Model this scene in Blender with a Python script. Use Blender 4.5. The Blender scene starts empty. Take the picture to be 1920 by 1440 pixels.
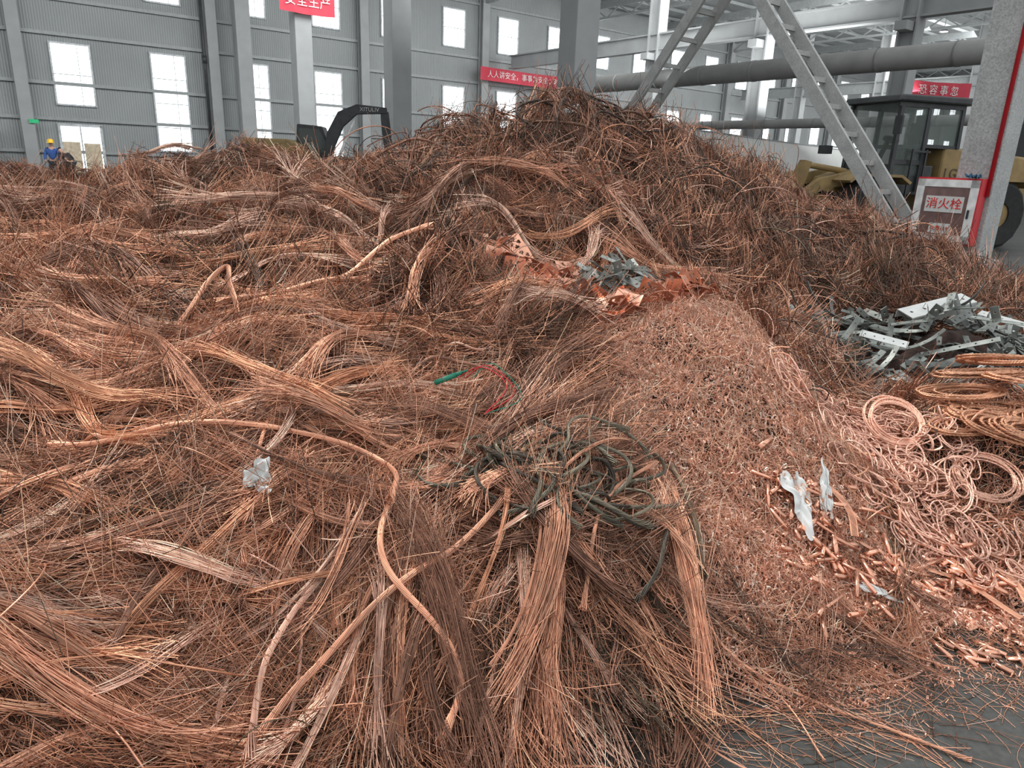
import bpy, math, random
import numpy as np
from mathutils import Vector, Matrix, Euler
rng=np.random.default_rng(7); random.seed(7)
S=bpy.context.scene; COL=S.collection
S.view_settings.view_transform='Standard'
PI=math.pi
# ------------------------------------------------------------------ camera
cam=bpy.data.cameras.new('camera'); co=bpy.data.objects.new('camera',cam); COL.objects.link(co)
cam.lens=1331/1920*36; cam.sensor_width=36; cam.clip_end=400
co.matrix_world=Matrix.Translation((0,0,1.6))@Matrix.Rotation(math.radians(90-17.3),4,'X')@Matrix.Rotation(math.radians(2.2),4,'Z')
S.camera=co
# ------------------------------------------------------------------ materials
def mat(name,color,rough=.5,metal=0,var=.25,nscale=6,bump=0,bscale=60,emis=0,attr=False,objvar=0,ribs=None,speck=0,sk=.3,alpha=1):
    m=bpy.data.materials.new(name); m.use_nodes=True; nt=m.node_tree; N=nt.nodes; L=nt.links
    b=N['Principled BSDF']; b.inputs['Roughness'].default_value=rough; b.inputs['Metallic'].default_value=metal; b.inputs['Alpha'].default_value=alpha
    tc=N.new('ShaderNodeTexCoord'); nz=N.new('ShaderNodeTexNoise'); nz.inputs['Scale'].default_value=nscale; nz.inputs['Detail'].default_value=5
    L.new(tc.outputs['Object'],nz.inputs['Vector'])
    mr=N.new('ShaderNodeMapRange'); mr.inputs['From Min'].default_value=.3; mr.inputs['From Max'].default_value=.7
    mr.inputs['To Min'].default_value=1-var; mr.inputs['To Max'].default_value=1+var
    L.new(nz.outputs['Fac'],mr.inputs['Value'])
    mul=N.new('ShaderNodeVectorMath'); mul.operation='SCALE'
    if attr:
        a=N.new('ShaderNodeAttribute'); a.attribute_name='Col'; L.new(a.outputs['Color'],mul.inputs[0])
    else: mul.inputs[0].default_value=color[:3]
    L.new(mr.outputs[0],mul.inputs['Scale']); out=mul.outputs[0]
    if objvar:
        oi=N.new('ShaderNodeObjectInfo'); m2=N.new('ShaderNodeMapRange'); m2.inputs['To Min'].default_value=1-objvar; m2.inputs['To Max'].default_value=1+objvar
        L.new(oi.outputs['Random'],m2.inputs['Value']); v=N.new('ShaderNodeVectorMath'); v.operation='SCALE'
        L.new(out,v.inputs[0]); L.new(m2.outputs[0],v.inputs['Scale']); out=v.outputs[0]
    if speck:
        n2=N.new('ShaderNodeTexNoise'); n2.inputs['Scale'].default_value=speck; n2.inputs['Detail'].default_value=3; L.new(tc.outputs['Object'],n2.inputs['Vector'])
        m3=N.new('ShaderNodeMapRange'); m3.inputs['From Min'].default_value=.35; m3.inputs['From Max'].default_value=.65; m3.inputs['To Min'].default_value=1-sk; m3.inputs['To Max'].default_value=1+sk
        L.new(n2.outputs['Fac'],m3.inputs['Value']); v=N.new('ShaderNodeVectorMath'); v.operation='SCALE'; L.new(out,v.inputs[0]); L.new(m3.outputs[0],v.inputs['Scale']); out=v.outputs[0]
    if ribs:
        w=N.new('ShaderNodeTexWave'); w.bands_direction='X'; w.inputs['Scale'].default_value=ribs; L.new(tc.outputs['Object'],w.inputs['Vector'])
        m4=N.new('ShaderNodeMapRange'); m4.inputs['To Min'].default_value=.85; m4.inputs['To Max'].default_value=1.12; L.new(w.outputs['Fac'],m4.inputs['Value'])
        v=N.new('ShaderNodeVectorMath'); v.operation='SCALE'; L.new(out,v.inputs[0]); L.new(m4.outputs[0],v.inputs['Scale']); out=v.outputs[0]
        bp=N.new('ShaderNodeBump'); bp.inputs['Strength'].default_value=.5; bp.inputs['Distance'].default_value=.04; L.new(w.outputs['Fac'],bp.inputs['Height']); L.new(bp.outputs[0],b.inputs['Normal'])
    L.new(out,b.inputs['Base Color'])
    if bump:
        nb=N.new('ShaderNodeTexNoise'); nb.inputs['Scale'].default_value=bscale; nb.inputs['Detail'].default_value=6; L.new(tc.outputs['Object'],nb.inputs['Vector'])
        bp=N.new('ShaderNodeBump'); bp.inputs['Strength'].default_value=bump; bp.inputs['Distance'].default_value=.02; L.new(nb.outputs['Fac'],bp.inputs['Height']); L.new(bp.outputs[0],b.inputs['Normal'])
    if emis:
        b.inputs['Emission Color'].default_value=(*color[:3],1); b.inputs['Emission Strength'].default_value=emis
    return m
M_wire=mat('copper_wire',(1,1,1),.33,.6,var=.3,nscale=9,attr=True)
M_wireo=mat('copper_wire_bundled',(1,1,1),.33,.6,var=.25,nscale=12,attr=True,objvar=.25)
M_base=mat('heap_core',(.06,.033,.025),.8,.1,var=.6,nscale=14,bump=1,bscale=40)  # core colour kept dark to stand in for shade in the gaps between wires
M_clip=mat('clip_copper',(1,1,1),.34,.3,var=.12,nscale=20,attr=True)
M_clipo=mat('clip_copper_piece',(.88,.50,.36),.3,.6,var=.15,nscale=30,objvar=.35)
M_sheet=mat('copper_sheet',(.80,.41,.28),.28,.75,var=.25,nscale=10,objvar=.4)
M_steel=mat('zinc_steel',(.23,.245,.225),.42,.5,var=.35,nscale=12,objvar=.6)
M_steelp=mat('pale_steel',(.58,.60,.58),.4,.3,var=.1,nscale=12)
M_tube=mat('copper_tube',(.84,.44,.30),.24,.85,var=.2,nscale=10,objvar=.3)
M_bag=mat('white_plastic',(.66,.67,.65),.45,0,var=.1,nscale=8)
M_wall=mat('wall_sheet',(.30,.315,.315),.6,.0,var=.08,nscale=.4,ribs=2.6)  # wall colour lightened to stand in for haze in the hall
M_roof=mat('roof_sheet',(.26,.27,.27),.6,.0,var=.1,nscale=.4,ribs=1.6)  # haze under the roof put into a lighter sheet colour
M_girt=mat('galvanised_girt',(.30,.315,.315),.5,.1,var=.1)
M_conc=mat('column_render',(.40,.41,.40),.85,0,var=.12,nscale=2,bump=.35,bscale=60,speck=34,sk=.2)
M_conc2=mat('column_paint',(.34,.35,.35),.8,0,var=.08,nscale=1.2)
M_brace=mat('brace_steel',(.40,.405,.39),.75,.0,var=.12,nscale=5,speck=35,sk=.12)
M_floor=mat('floor_coat',(.052,.053,.048),.5,0,var=.35,nscale=1.5,bump=.1,bscale=50,speck=45,sk=.2)
M_glass=mat('window_light',(.88,.93,.95),.3,0,var=.03,emis=2.0)
M_frame=mat('window_frame',(.5,.52,.53),.5,.2)
M_white=mat('white_paint',(.66,.67,.64),.6,0,var=.05,nscale=1)
M_red=mat('red_paint',(.55,.02,.03),.45,0,var=.1)
M_banner=mat('banner_cloth',(.58,.05,.08),.7,0,var=.08,nscale=2)
M_letter=mat('banner_letter',(.80,.72,.70),.6)
M_boomt=mat('boom_letter',(.45,.45,.43),.6)
M_lred=mat('sign_letter',(.65,.02,.02),.5)
M_ltyel=mat('machine_letter',(.07,.045,.02),.5)
M_yellow=mat('machine_yellow',(.27,.185,.075),.6,0,var=.3,nscale=3)
M_dark=mat('machine_dark',(.03,.033,.035),.5,.0,var=.3)
M_black=mat('rubber',(.02,.02,.02),.85,0,var=.3,nscale=8,bump=.3,bscale=30)
M_cabg=mat('cab_glass',(.22,.28,.25),.1,.0,var=.1,alpha=.2)
M_duct=mat('duct_metal',(.25,.25,.24),.65,.0,var=.12,nscale=2)
M_alu=mat('aluminium_trim',(.80,.80,.78),.4,.1)
M_boxg=mat('hydrant_glass',(.19,.115,.105),.2,.0)
M_skin=mat('skin',(.45,.26,.18),.6)
M_blue=mat('blue_work_cloth',(.03,.08,.26),.8)
M_navy=mat('dark_cloth',(.02,.022,.03),.85)
M_helm=mat('helmet_plastic',(.85,.5,.02),.35)
M_green=mat('green_sign',(.02,.40,.16),.5,emis=.3)
M_greenp=mat('green_plastic',(.01,.20,.12),.4)
M_redw=mat('red_insulation',(.6,.02,.03),.4)
M_cloth=mat('blue_rag',(.03,.10,.17),.8)
# ------------------------------------------------------------------ helpers
def tag(ob,label=None,category=None,kind=None,group=None,parent=None):
    if label: ob['label']=label
    if category: ob['category']=category
    if kind: ob['kind']=kind
    if group: ob['group']=group
    if parent is not None: ob.parent=parent
    return ob
def mesh_np(name,V,F,mats,Cl=None,smooth=True,**kw):
    me=bpy.data.meshes.new(name); V=np.asarray(V,np.float32).reshape(-1,3); F=np.asarray(F,np.int32)
    me.vertices.add(len(V)); me.vertices.foreach_set('co',V.ravel())
    k=F.shape[1]; me.loops.add(F.size); me.loops.foreach_set('vertex_index',F.ravel())
    me.polygons.add(len(F)); me.polygons.foreach_set('loop_start',np.arange(0,F.size,k,dtype=np.int32))
    me.polygons.foreach_set('use_smooth',np.full(len(F),smooth))
    me.update(calc_edges=True)
    if Cl is not None:
        ca=me.color_attributes.new('Col','FLOAT_COLOR','POINT'); c4=np.ones((len(V),4),np.float32); c4[:,:3]=np.minimum(Cl,.95); ca.data.foreach_set('color',c4.ravel())
    me.materials.append(mats)
    ob=bpy.data.objects.new(name,me); COL.objects.link(ob); tag(ob,**kw); return ob
def empty(name,loc=(0,0,0),rz=0,**kw):
    e=bpy.data.objects.new(name,None); e.location=loc; e.rotation_euler=(0,0,rz); COL.objects.link(e); tag(e,**kw); return e
class MB:
    def __init__(s): s.v=[]; s.f=[]; s.m=[]
    def add(s,vs,fs,mi=0):
        o=len(s.v); s.v+= [tuple(v) for v in vs]; s.f+=[tuple(i+o for i in f) for f in fs]; s.m+=[mi]*len(fs); return s
    def box(s,c,d,R=None,mi=0):
        vs=[Vector((x*d[0]/2,y*d[1]/2,z*d[2]/2)) for x in(-1,1) for y in(-1,1) for z in(-1,1)]
        if R is not None: vs=[R@v for v in vs]
        c=Vector(c); return s.add([v+c for v in vs],[(0,1,3,2),(4,6,7,5),(0,4,5,1),(2,3,7,6),(0,2,6,4),(1,5,7,3)],mi)
    def cyl(s,p0,p1,r,seg=14,r2=None,mi=0,cap=True):
        p0=Vector(p0);p1=Vector(p1); t=(p1-p0).normalized(); a=t.orthogonal().normalized(); b=t.cross(a); r2=r if r2 is None else r2
        vs=[]
        for p,rr in((p0,r),(p1,r2)):
            for i in range(seg):
                q=2*PI*i/seg; vs.append(p+(a*math.cos(q)+b*math.sin(q))*rr)
        fs=[(i,(i+1)%seg,seg+(i+1)%seg,seg+i) for i in range(seg)]
        if cap: fs+=[tuple(range(seg))[::-1],tuple(range(seg,2*seg))]
        return s.add(vs,fs,mi)
    def beam(s,p0,p1,w,h,mi=0,up=(0,0,1)):
        p0=Vector(p0);p1=Vector(p1); t=(p1-p0); l=t.length; t.normalize(); u=Vector(up); sd=t.cross(u).normalized(); u=sd.cross(t)
        R=Matrix((t,sd,u)).transposed(); return s.box((p0+p1)/2,(l,w,h),R,mi)
    def prism(s,pts,y0,y1,mi=0):
        n=len(pts); vs=[(x,y0,z) for x,z in pts]+[(x,y1,z) for x,z in pts]
        fs=[(i,(i+1)%n,n+(i+1)%n,n+i) for i in range(n)]+[tuple(range(n))[::-1],tuple(range(n,2*n))]
        return s.add(vs,fs,mi)
    def obj(s,name,mats,loc=(0,0,0),rz=0,bevel=0,smooth=False,**kw):
        me=bpy.data.meshes.new(name); me.from_pydata([tuple(v) for v in s.v],[],s.f)
        if not isinstance(mats,(list,tuple)): mats=[mats]
        for m in mats: me.materials.append(m)
        me.polygons.foreach_set('material_index',s.m)
        if smooth: me.polygons.foreach_set('use_smooth',[True]*len(s.f))
        ob=bpy.data.objects.new(name,me); ob.location=loc; ob.rotation_euler=(0,0,rz); COL.objects.link(ob)
        if bevel: bv=ob.modifiers.new('b','BEVEL'); bv.width=bevel; bv.segments=2; bv.limit_method='ANGLE'
        tag(ob,**kw); return ob
def text(body,size,matrix,m,name='lettering',parent=None,ext=.004,space=1.):
    c=bpy.data.curves.new(name,'FONT'); c.body=body; c.size=size; c.extrude=ext; c.align_x='CENTER'; c.align_y='CENTER'; c.space_character=space
    t=bpy.data.objects.new('tmp',c); COL.objects.link(t); dg=bpy.context.evaluated_depsgraph_get()
    me=bpy.data.meshes.new_from_object(t.evaluated_get(dg)); bpy.data.objects.remove(t)
    me.materials.clear(); me.materials.append(m)
    o=bpy.data.objects.new(name,me); COL.objects.link(o)
    if parent is not None: o.parent=parent
    o.matrix_local=matrix; return o
# ------------------------------------------------------------------ heap height field
CP=[(0.1,1.5,0),(0.6,1.7,0),(0.95,1.95,0),(1.5,2.15,0),(2.1,2.25,0),(3,2.4,0),(5,3,0),(5,4.5,0),(5.6,6.3,0),(6.3,8,0),(7,10,0),(1,1.2,0),(0,1,0),(3,1,0),(6,2,0),
(0,12,.4),(3,12,0),(5,11,0),(-5,13,.4),(-10,13,.4),(-9,9,1.1),(-8,5,.9),(-6,2,.7),(-4,1,.4),(-2,.7,.1),(-1,1.2,.15),(-.5,1.45,.1),(-1.3,1.5,.35),(-2,2.2,.62),(-.3,1.9,.3),
(-3,3,.8),(-4,5,.92),(-7,9,1.2),(-5.7,9,1.16),(0,2.3,.45),(-1,2.5,.6),(0,3,.62),(-1,3.5,.78),(0,4,.85),(-2,4,.85),(-1,5,1.02),(0,5,1.05),(0,6,1.42),(-1,6,1.25),(-3,6,1.08),
(0,8,2.0),(1.3,8,1.98),(-.8,8,1.66),(-1.5,8,1.38),(-3,8,1.60),(-2.3,8,1.33),(-4.2,8,1.1),(1.9,8,1.68),(2.7,8,1.32),(3.65,8,1.05),(5.1,8,.55),(2.5,7,1.05),(3.5,7,.82),(4.6,7,.42),(3.4,6.3,.6),
(2.86,6,.6),(1.5,6,1.08),(.45,4.3,.64),(1.75,4.3,.4),(2.6,4.5,.2),(1.0,3.9,.84),(1.2,3.2,.58),(1.1,2.6,.25),(1.6,3.2,.32),(1.7,2.6,.1),(.5,3.2,.6),(.6,2.4,.27),(.3,2.0,.2),
(2.1,3.2,.4),(2.5,3.4,.45),(1.9,2.8,.2),(2.0,3.9,.25),(2.8,4.2,.3),(3.4,5.4,.42),(2.7,5.2,.3),(4,5.3,.35),(0.8,5,.80)]
C=np.array(CP); phi=lambda r:np.sqrt(r*r+.04)
W=np.linalg.solve(phi(np.hypot(C[:,None,0]-C[None,:,0],C[:,None,1]-C[None,:,1])),C[:,2])
GX0,GY0,GD=-10.,.3,.04
gx=np.arange(GX0,8.5,GD); gy=np.arange(GY0,13.5,GD); GXX,GYY=np.meshgrid(gx,gy)
HG=np.zeros_like(GXX)
for (cx,cy,_),w in zip(CP,W): HG+=w*phi(np.hypot(GXX-cx,GYY-cy))
def ell(x,y,cx,cy,a,b): return ((x-cx)/a)**2+((y-cy)/b)**2
def gau(x,y,cx,cy,a,b): return np.exp(-ell(x,y,cx,cy,a,b))
HG+=(.09*gau(GXX,GYY,.95,3.3,.5,.8)+.16*gau(GXX,GYY,3.15,4.85,.8,.5))*(HG>0)
HS=np.maximum(HG,0)
def waves(x,y,f,n,seed):
    r=np.random.default_rng(seed); o=np.zeros_like(x)
    for i in range(n):
        a=r.uniform(0,2*PI); k=f*r.uniform(.6,1.6); o+=np.sin(x*k*math.cos(a)+y*k*math.sin(a)+r.uniform(0,7))
    return o/math.sqrt(n)
NZ=.065*waves(GXX,GYY,4.5,14,1)+.055*waves(GXX,GYY,11,16,2)+.02*waves(GXX,GYY,26,16,3)
far=np.clip((GYY-3.5)/3,0,1)
NZ=NZ*(1+.6*far)
calm=1-.65*np.exp(-ell(GXX,GYY,.98,3.1,.65,1.15)**2)
HG=np.maximum(HS+NZ*calm*np.clip(HS/.2,0,1),0)
def samp(G,x,y):
    fx=np.clip((x-GX0)/GD,0,len(gx)-1.001); fy=np.clip((y-GY0)/GD,0,len(gy)-1.001)
    i=fx.astype(int); j=fy.astype(int); a=fx-i; b=fy-j
    return G[j,i]*(1-a)*(1-b)+G[j,i+1]*a*(1-b)+G[j+1,i]*(1-a)*b+G[j+1,i+1]*a*b
def H(x,y): return samp(HG,np.asarray(x,float),np.asarray(y,float))
def Hs(x,y): return float(samp(HS,np.asarray(x,float),np.asarray(y,float)))
toe=lambda x,y:x<-.36+(y-1.5)*1.7-.5*np.maximum(y-1.9,0)
V=np.stack([GXX,GYY,HG-.04],-1); ny,nx=GXX.shape
idx=np.arange(nx*ny).reshape(ny,nx); F=np.stack([idx[:-1,:-1],idx[:-1,1:],idx[1:,1:],idx[1:,:-1]],-1).reshape(-1,4)
keep=(HG.ravel()[F].max(1)>.045); F=F[keep]
mesh_np('scrap_heap_core',V.reshape(-1,3),F,M_base,label='matted core of the scrap copper heap, darkened for shade between wires',category='scrap heap',kind='stuff')
# ------------------------------------------------------------------ strands
def tubes(P,R,sides=3):
    T=np.gradient(P,axis=1); T/=np.linalg.norm(T,axis=2,keepdims=True)+1e-9
    vert=(np.abs(T[:,:,2]).mean(1)>.75)[:,None]
    ref=np.where(vert,np.array([[1.,.1,0]]),np.array([[0,.05,1.]]))[:,None,:]
    n1=np.cross(T,ref); n1/=np.linalg.norm(n1,axis=2,keepdims=True)+1e-9; n2=np.cross(T,n1)
    R=np.asarray(R,float); R=R[:,None] if R.ndim==1 else R
    an=np.arange(sides)*2*PI/sides
    V=P[:,:,None,:]+R[:,:,None,None]*(np.cos(an)[None,None,:,None]*n1[:,:,None,:]+np.sin(an)[None,None,:,None]*n2[:,:,None,:])
    N,K=P.shape[:2]; b=np.arange(N*K*sides).reshape(N,K,sides); nb=np.roll(b,-1,axis=2)
    F=np.stack([b[:,:-1],nb[:,:-1],nb[:,1:],b[:,1:]],-1).reshape(-1,4)
    return V.reshape(-1,3),F
def cols_for(N,K,sides,c): return np.repeat(c,K*sides,axis=0)
BR=np.array([(.80,.41,.265),(.88,.54,.41),(.76,.375,.225),(.53,.25,.16),(.29,.15,.10),(.11,.072,.054),(.155,.12,.083)])
def palette(B,w):
    w=np.array(w,float); w/=w.sum(); return BR[rng.choice(len(BR),B,p=w)]*rng.uniform(.85,1.15,(B,1))
def strands(xc,yc,th,L,n,R,rs,kap,lift,col,K=9,splay=.7,wig=.045,zoff=0.,sk=.25,bsn=.12,ssn=.07):
    B=len(xc); r=lambda a:np.repeat(np.broadcast_to(a,(B,)),n)
    t=np.linspace(-.5,.5,K)[None,:]; N=B*n
    Ls=r(L)*rng.uniform(.7,1.1,N); bs=r(rng.normal(0,bsn,B)); bp=r(rng.uniform(0,6,B))
    ang=(r(th)+rng.normal(0,wig,N))[:,None]+(r(kap)+rng.normal(0,sk,N))[:,None]*t+bs[:,None]*np.sin(t*8+bp[:,None])+rng.normal(0,ssn,(N,1))*np.sin(t*11+rng.uniform(0,6,(N,1)))
    dx=np.cumsum(np.cos(ang),1); dy=np.cumsum(np.sin(ang),1); m=K//2
    dx=(dx-dx[:,m:m+1])*Ls[:,None]/(K-1); dy=(dy-dy[:,m:m+1])*Ls[:,None]/(K-1)
    q=rng.uniform(0,2*PI,N); rad=r(R)*np.sqrt(rng.uniform(0,1,N)); a=rad*np.cos(q); b=rad*np.sin(q)
    sp=1+splay*rng.uniform(0,1.6,(N,1))*(2*t)**2; tw=rng.uniform(-.6,.6,(N,1))
    la=a[:,None]*sp*np.cos(tw*t*3); sh=(rng.normal(0,.08,N)*Ls)[:,None]
    x=r(xc)[:,None]+dx-np.sin(ang)*la+np.cos(r(th))[:,None]*sh; y=r(yc)[:,None]+dy+np.cos(ang)*la+np.sin(r(th))[:,None]*sh
    h=H(x,y); Vm=np.vander(t[0],3); Pm=Vm@np.linalg.pinv(Vm); z=h@Pm.T
    e=r(lift)*rng.uniform(0,1.5,N); e2=r(lift)*rng.uniform(0,1.,N)
    z=z+(r(R)*.6+b*.8+r(zoff))[:,None]*1.0+(e[:,None]*np.clip(2*t,0,1)**2+e2[:,None]*np.clip(-2*t,0,1)**2)*Ls[:,None]
    z=np.where(h<.04,np.maximum(z,h+.002),z); z=np.maximum(z,.002)
    P=np.stack([x,y,z],-1); V,F=tubes(P,np.broadcast_to(rs if np.ndim(rs)==0 else r(rs),(N,)),3)
    c=np.repeat(col,n,axis=0)*rng.uniform(.5,1.45,(N,1)); return V,F,cols_for(N,K,3,c)
def sprays(xc,yc,n,L,sig,rs,col,K=6,droop=.25,zo=0.,bias=(0,0),ls=.6):
    B=len(xc); N=B*n; r=lambda a:np.repeat(np.broadcast_to(a,(B,)),n)
    lean=rng.normal(0,ls,(B,2))+np.array(bias); d=np.stack([np.repeat(lean[:,0],n)+rng.normal(0,sig,N),np.repeat(lean[:,1],n)+rng.normal(0,sig,N),np.abs(rng.normal(.8,.25,N))],-1)
    d/=np.linalg.norm(d,axis=1,keepdims=True); t=np.linspace(0,1,K)[None,:,None]
    Ln=(r(L)*rng.uniform(.4,1.1,N))[:,None,None]; side=rng.normal(0,.4,(N,1,3)); side[:,:,2]-=droop*rng.uniform(0,2.5,(N,1))
    x0=r(xc)+rng.normal(0,.03,N); y0=r(yc)+rng.normal(0,.03,N)
    P0=np.stack([x0,y0,H(x0,y0)-.04+zo],-1)[:,None,:]
    P=P0+d[:,None,:]*Ln*t+side*Ln*t**2*.6
    V,F=tubes(P,np.broadcast_to(r(rs),(N,)),3); c=np.repeat(col,n,axis=0)*rng.uniform(.6,1.4,(N,1)); return V,F,cols_for(N,K,3,c)
def loops(xc,yc,rad,rs,col,arc=(2.,5.),K=16,zo=.05,up=False):
    N=len(xc); t=np.linspace(0,1,K)[None,:]; A=rng.uniform(arc[0],arc[1],N)[:,None]; a=A*t+rng.uniform(0,6.28,(N,1))
    if up: a=A*t+(PI-A)/2
    rr=np.asarray(rad)[:,None]*(1+.35*(t-.5)*rng.normal(0,1,(N,1)))
    u=rng.normal(0,1,(N,3))
    if up: u[:,2]*=.2
    u/=np.linalg.norm(u,axis=1,keepdims=True); v=np.cross(u,rng.normal(0,1,(N,3)))
    if up: v=np.stack([.6*rng.normal(0,1,N),.6*rng.normal(0,1,N),np.ones(N)],-1)
    v/=np.linalg.norm(v,axis=1,keepdims=True)
    P=np.stack([xc,yc,H(xc,yc)+zo],-1)[:,None,:]+(np.cos(a)*rr)[...,None]*u[:,None,:]+(np.sin(a)*rr)[...,None]*v[:,None,:]*rng.uniform(.4,1,(N,1,1))
    h=H(P[...,0],P[...,1]); P[...,2]=np.maximum(P[...,2],h-.05)
    V,F=tubes(P,np.asarray(rs),4); return V,F,cols_for(N,K,4,col)
def merge(parts):
    Vs,Fs,Cs=[],[],[]; o=0
    for V,F,c in parts: Vs.append(V);Fs.append(F+o);Cs.append(c); o+=len(V)
    return np.concatenate(Vs),np.concatenate(Fs),np.concatenate(Cs)
def sample(B,y0,y1,r0=-.85,r1=.85,accept=None):
    X=[];Y=[]; n=0
    while n<B:
        y=np.exp(rng.uniform(math.log(y0),math.log(y1),B*2)); x=y*rng.uniform(r0,r1,B*2)
        k=samp(HS,x,y)>.04
        if accept is not None: k&=accept(x,y)
        X.append(x[k]);Y.append(y[k]); n+=k.sum()
    return np.concatenate(X)[:B],np.concatenate(Y)[:B]
clipz=lambda x,y:ell(x,y,.98,3.1,.76,1.2)<1
ropez=lambda x,y:(x>1.1)&(y<3.95)
steelz=lambda x,y:ell(x,y,3.1,4.85,1.2,.95)<1
sheetz=lambda x,y:ell(x,y,.45,4.25,.75,.62)<1
free=lambda x,y:~clipz(x,y)&~ropez(x,y)&~steelz(x,y)&~sheetz(x,y)
W_bright=[5,3.3,4.4,2.6,1.3,.6,.3]; W_mid=[2.2,1.6,2.,3,3.2,1.8,.7]; W_dark=[.6,.4,.5,1.8,4,4.4,1.2]
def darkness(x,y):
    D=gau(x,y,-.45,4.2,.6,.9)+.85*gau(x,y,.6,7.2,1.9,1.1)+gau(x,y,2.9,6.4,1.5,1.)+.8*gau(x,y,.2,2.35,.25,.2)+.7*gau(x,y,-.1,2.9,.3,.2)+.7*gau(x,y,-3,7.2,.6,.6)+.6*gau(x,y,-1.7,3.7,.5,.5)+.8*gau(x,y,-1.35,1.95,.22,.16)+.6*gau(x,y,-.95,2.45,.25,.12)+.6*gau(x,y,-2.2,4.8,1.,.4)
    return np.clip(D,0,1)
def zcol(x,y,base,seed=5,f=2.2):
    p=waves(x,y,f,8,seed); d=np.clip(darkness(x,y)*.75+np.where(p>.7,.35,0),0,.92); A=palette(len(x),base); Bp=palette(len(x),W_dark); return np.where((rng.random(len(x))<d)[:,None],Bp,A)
def near_ok(x,y): return free(x,y)&(y<3.6)&(x<1.3)&toe(x,y)
U=rng.uniform
def flow(x,y):
    down=-1.65+.55*np.clip(x+.1,-1,1)+.42*waves(x,y,2.4,6,11)
    side=.5+.6*waves(x,y,1.8,6,12)
    w=np.clip((2.45-y)/.5,0,1); return np.where(rng.random(len(x))<w,down,side)
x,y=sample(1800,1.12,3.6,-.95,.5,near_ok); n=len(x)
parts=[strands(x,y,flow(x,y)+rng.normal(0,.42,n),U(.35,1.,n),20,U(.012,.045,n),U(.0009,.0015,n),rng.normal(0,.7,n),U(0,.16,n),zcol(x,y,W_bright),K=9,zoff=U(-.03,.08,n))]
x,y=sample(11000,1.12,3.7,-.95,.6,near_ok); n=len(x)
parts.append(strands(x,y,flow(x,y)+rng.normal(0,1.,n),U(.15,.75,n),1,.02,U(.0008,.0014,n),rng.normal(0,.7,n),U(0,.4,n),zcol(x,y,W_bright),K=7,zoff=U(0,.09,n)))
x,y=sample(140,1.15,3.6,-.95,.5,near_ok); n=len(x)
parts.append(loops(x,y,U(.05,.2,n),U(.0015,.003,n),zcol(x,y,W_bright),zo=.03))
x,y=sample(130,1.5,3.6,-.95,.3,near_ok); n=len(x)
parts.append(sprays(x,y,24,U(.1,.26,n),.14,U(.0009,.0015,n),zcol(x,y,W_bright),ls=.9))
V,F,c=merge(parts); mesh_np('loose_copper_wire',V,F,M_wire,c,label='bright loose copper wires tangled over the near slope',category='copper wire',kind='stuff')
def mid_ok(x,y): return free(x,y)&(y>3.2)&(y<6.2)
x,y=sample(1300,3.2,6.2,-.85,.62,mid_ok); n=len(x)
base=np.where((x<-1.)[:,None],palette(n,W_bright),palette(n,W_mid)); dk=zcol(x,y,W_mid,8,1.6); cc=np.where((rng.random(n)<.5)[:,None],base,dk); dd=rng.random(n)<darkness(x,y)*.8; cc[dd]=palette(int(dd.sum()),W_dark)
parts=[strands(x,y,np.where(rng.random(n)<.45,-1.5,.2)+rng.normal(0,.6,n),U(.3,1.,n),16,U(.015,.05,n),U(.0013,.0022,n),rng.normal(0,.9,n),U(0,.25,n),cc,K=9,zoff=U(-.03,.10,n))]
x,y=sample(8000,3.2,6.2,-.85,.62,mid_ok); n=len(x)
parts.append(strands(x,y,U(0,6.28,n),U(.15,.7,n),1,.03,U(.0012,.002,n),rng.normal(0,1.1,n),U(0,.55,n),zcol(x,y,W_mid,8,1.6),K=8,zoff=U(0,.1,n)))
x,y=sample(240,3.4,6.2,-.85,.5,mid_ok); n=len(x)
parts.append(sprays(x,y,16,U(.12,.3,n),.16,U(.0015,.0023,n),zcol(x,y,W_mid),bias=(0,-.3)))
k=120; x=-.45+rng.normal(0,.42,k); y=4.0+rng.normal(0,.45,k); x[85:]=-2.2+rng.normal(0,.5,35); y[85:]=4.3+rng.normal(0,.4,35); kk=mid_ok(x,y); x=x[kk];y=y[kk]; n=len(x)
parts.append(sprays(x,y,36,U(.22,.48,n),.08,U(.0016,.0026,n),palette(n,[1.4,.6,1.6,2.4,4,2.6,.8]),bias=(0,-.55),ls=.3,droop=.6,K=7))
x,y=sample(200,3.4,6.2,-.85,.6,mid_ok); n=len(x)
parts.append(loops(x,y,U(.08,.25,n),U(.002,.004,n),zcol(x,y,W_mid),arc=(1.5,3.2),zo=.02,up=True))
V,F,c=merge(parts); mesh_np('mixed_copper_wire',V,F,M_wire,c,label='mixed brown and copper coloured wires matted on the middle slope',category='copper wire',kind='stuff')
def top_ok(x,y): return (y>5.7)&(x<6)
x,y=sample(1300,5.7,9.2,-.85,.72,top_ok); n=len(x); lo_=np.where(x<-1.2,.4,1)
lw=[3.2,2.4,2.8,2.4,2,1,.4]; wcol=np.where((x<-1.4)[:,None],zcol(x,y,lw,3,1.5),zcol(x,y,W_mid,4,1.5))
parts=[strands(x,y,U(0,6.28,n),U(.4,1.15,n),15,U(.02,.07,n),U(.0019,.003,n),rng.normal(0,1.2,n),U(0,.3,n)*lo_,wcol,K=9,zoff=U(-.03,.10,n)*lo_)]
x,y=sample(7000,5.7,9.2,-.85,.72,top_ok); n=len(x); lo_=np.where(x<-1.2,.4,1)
parts.append(strands(x,y,U(0,6.28,n),U(.2,.9,n),1,.03,U(.0017,.0028,n),rng.normal(0,1.4,n),U(0,.6,n)*lo_,zcol(x,y,W_mid,4,1.5),K=9,zoff=U(0,.12,n)*lo_))
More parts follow.
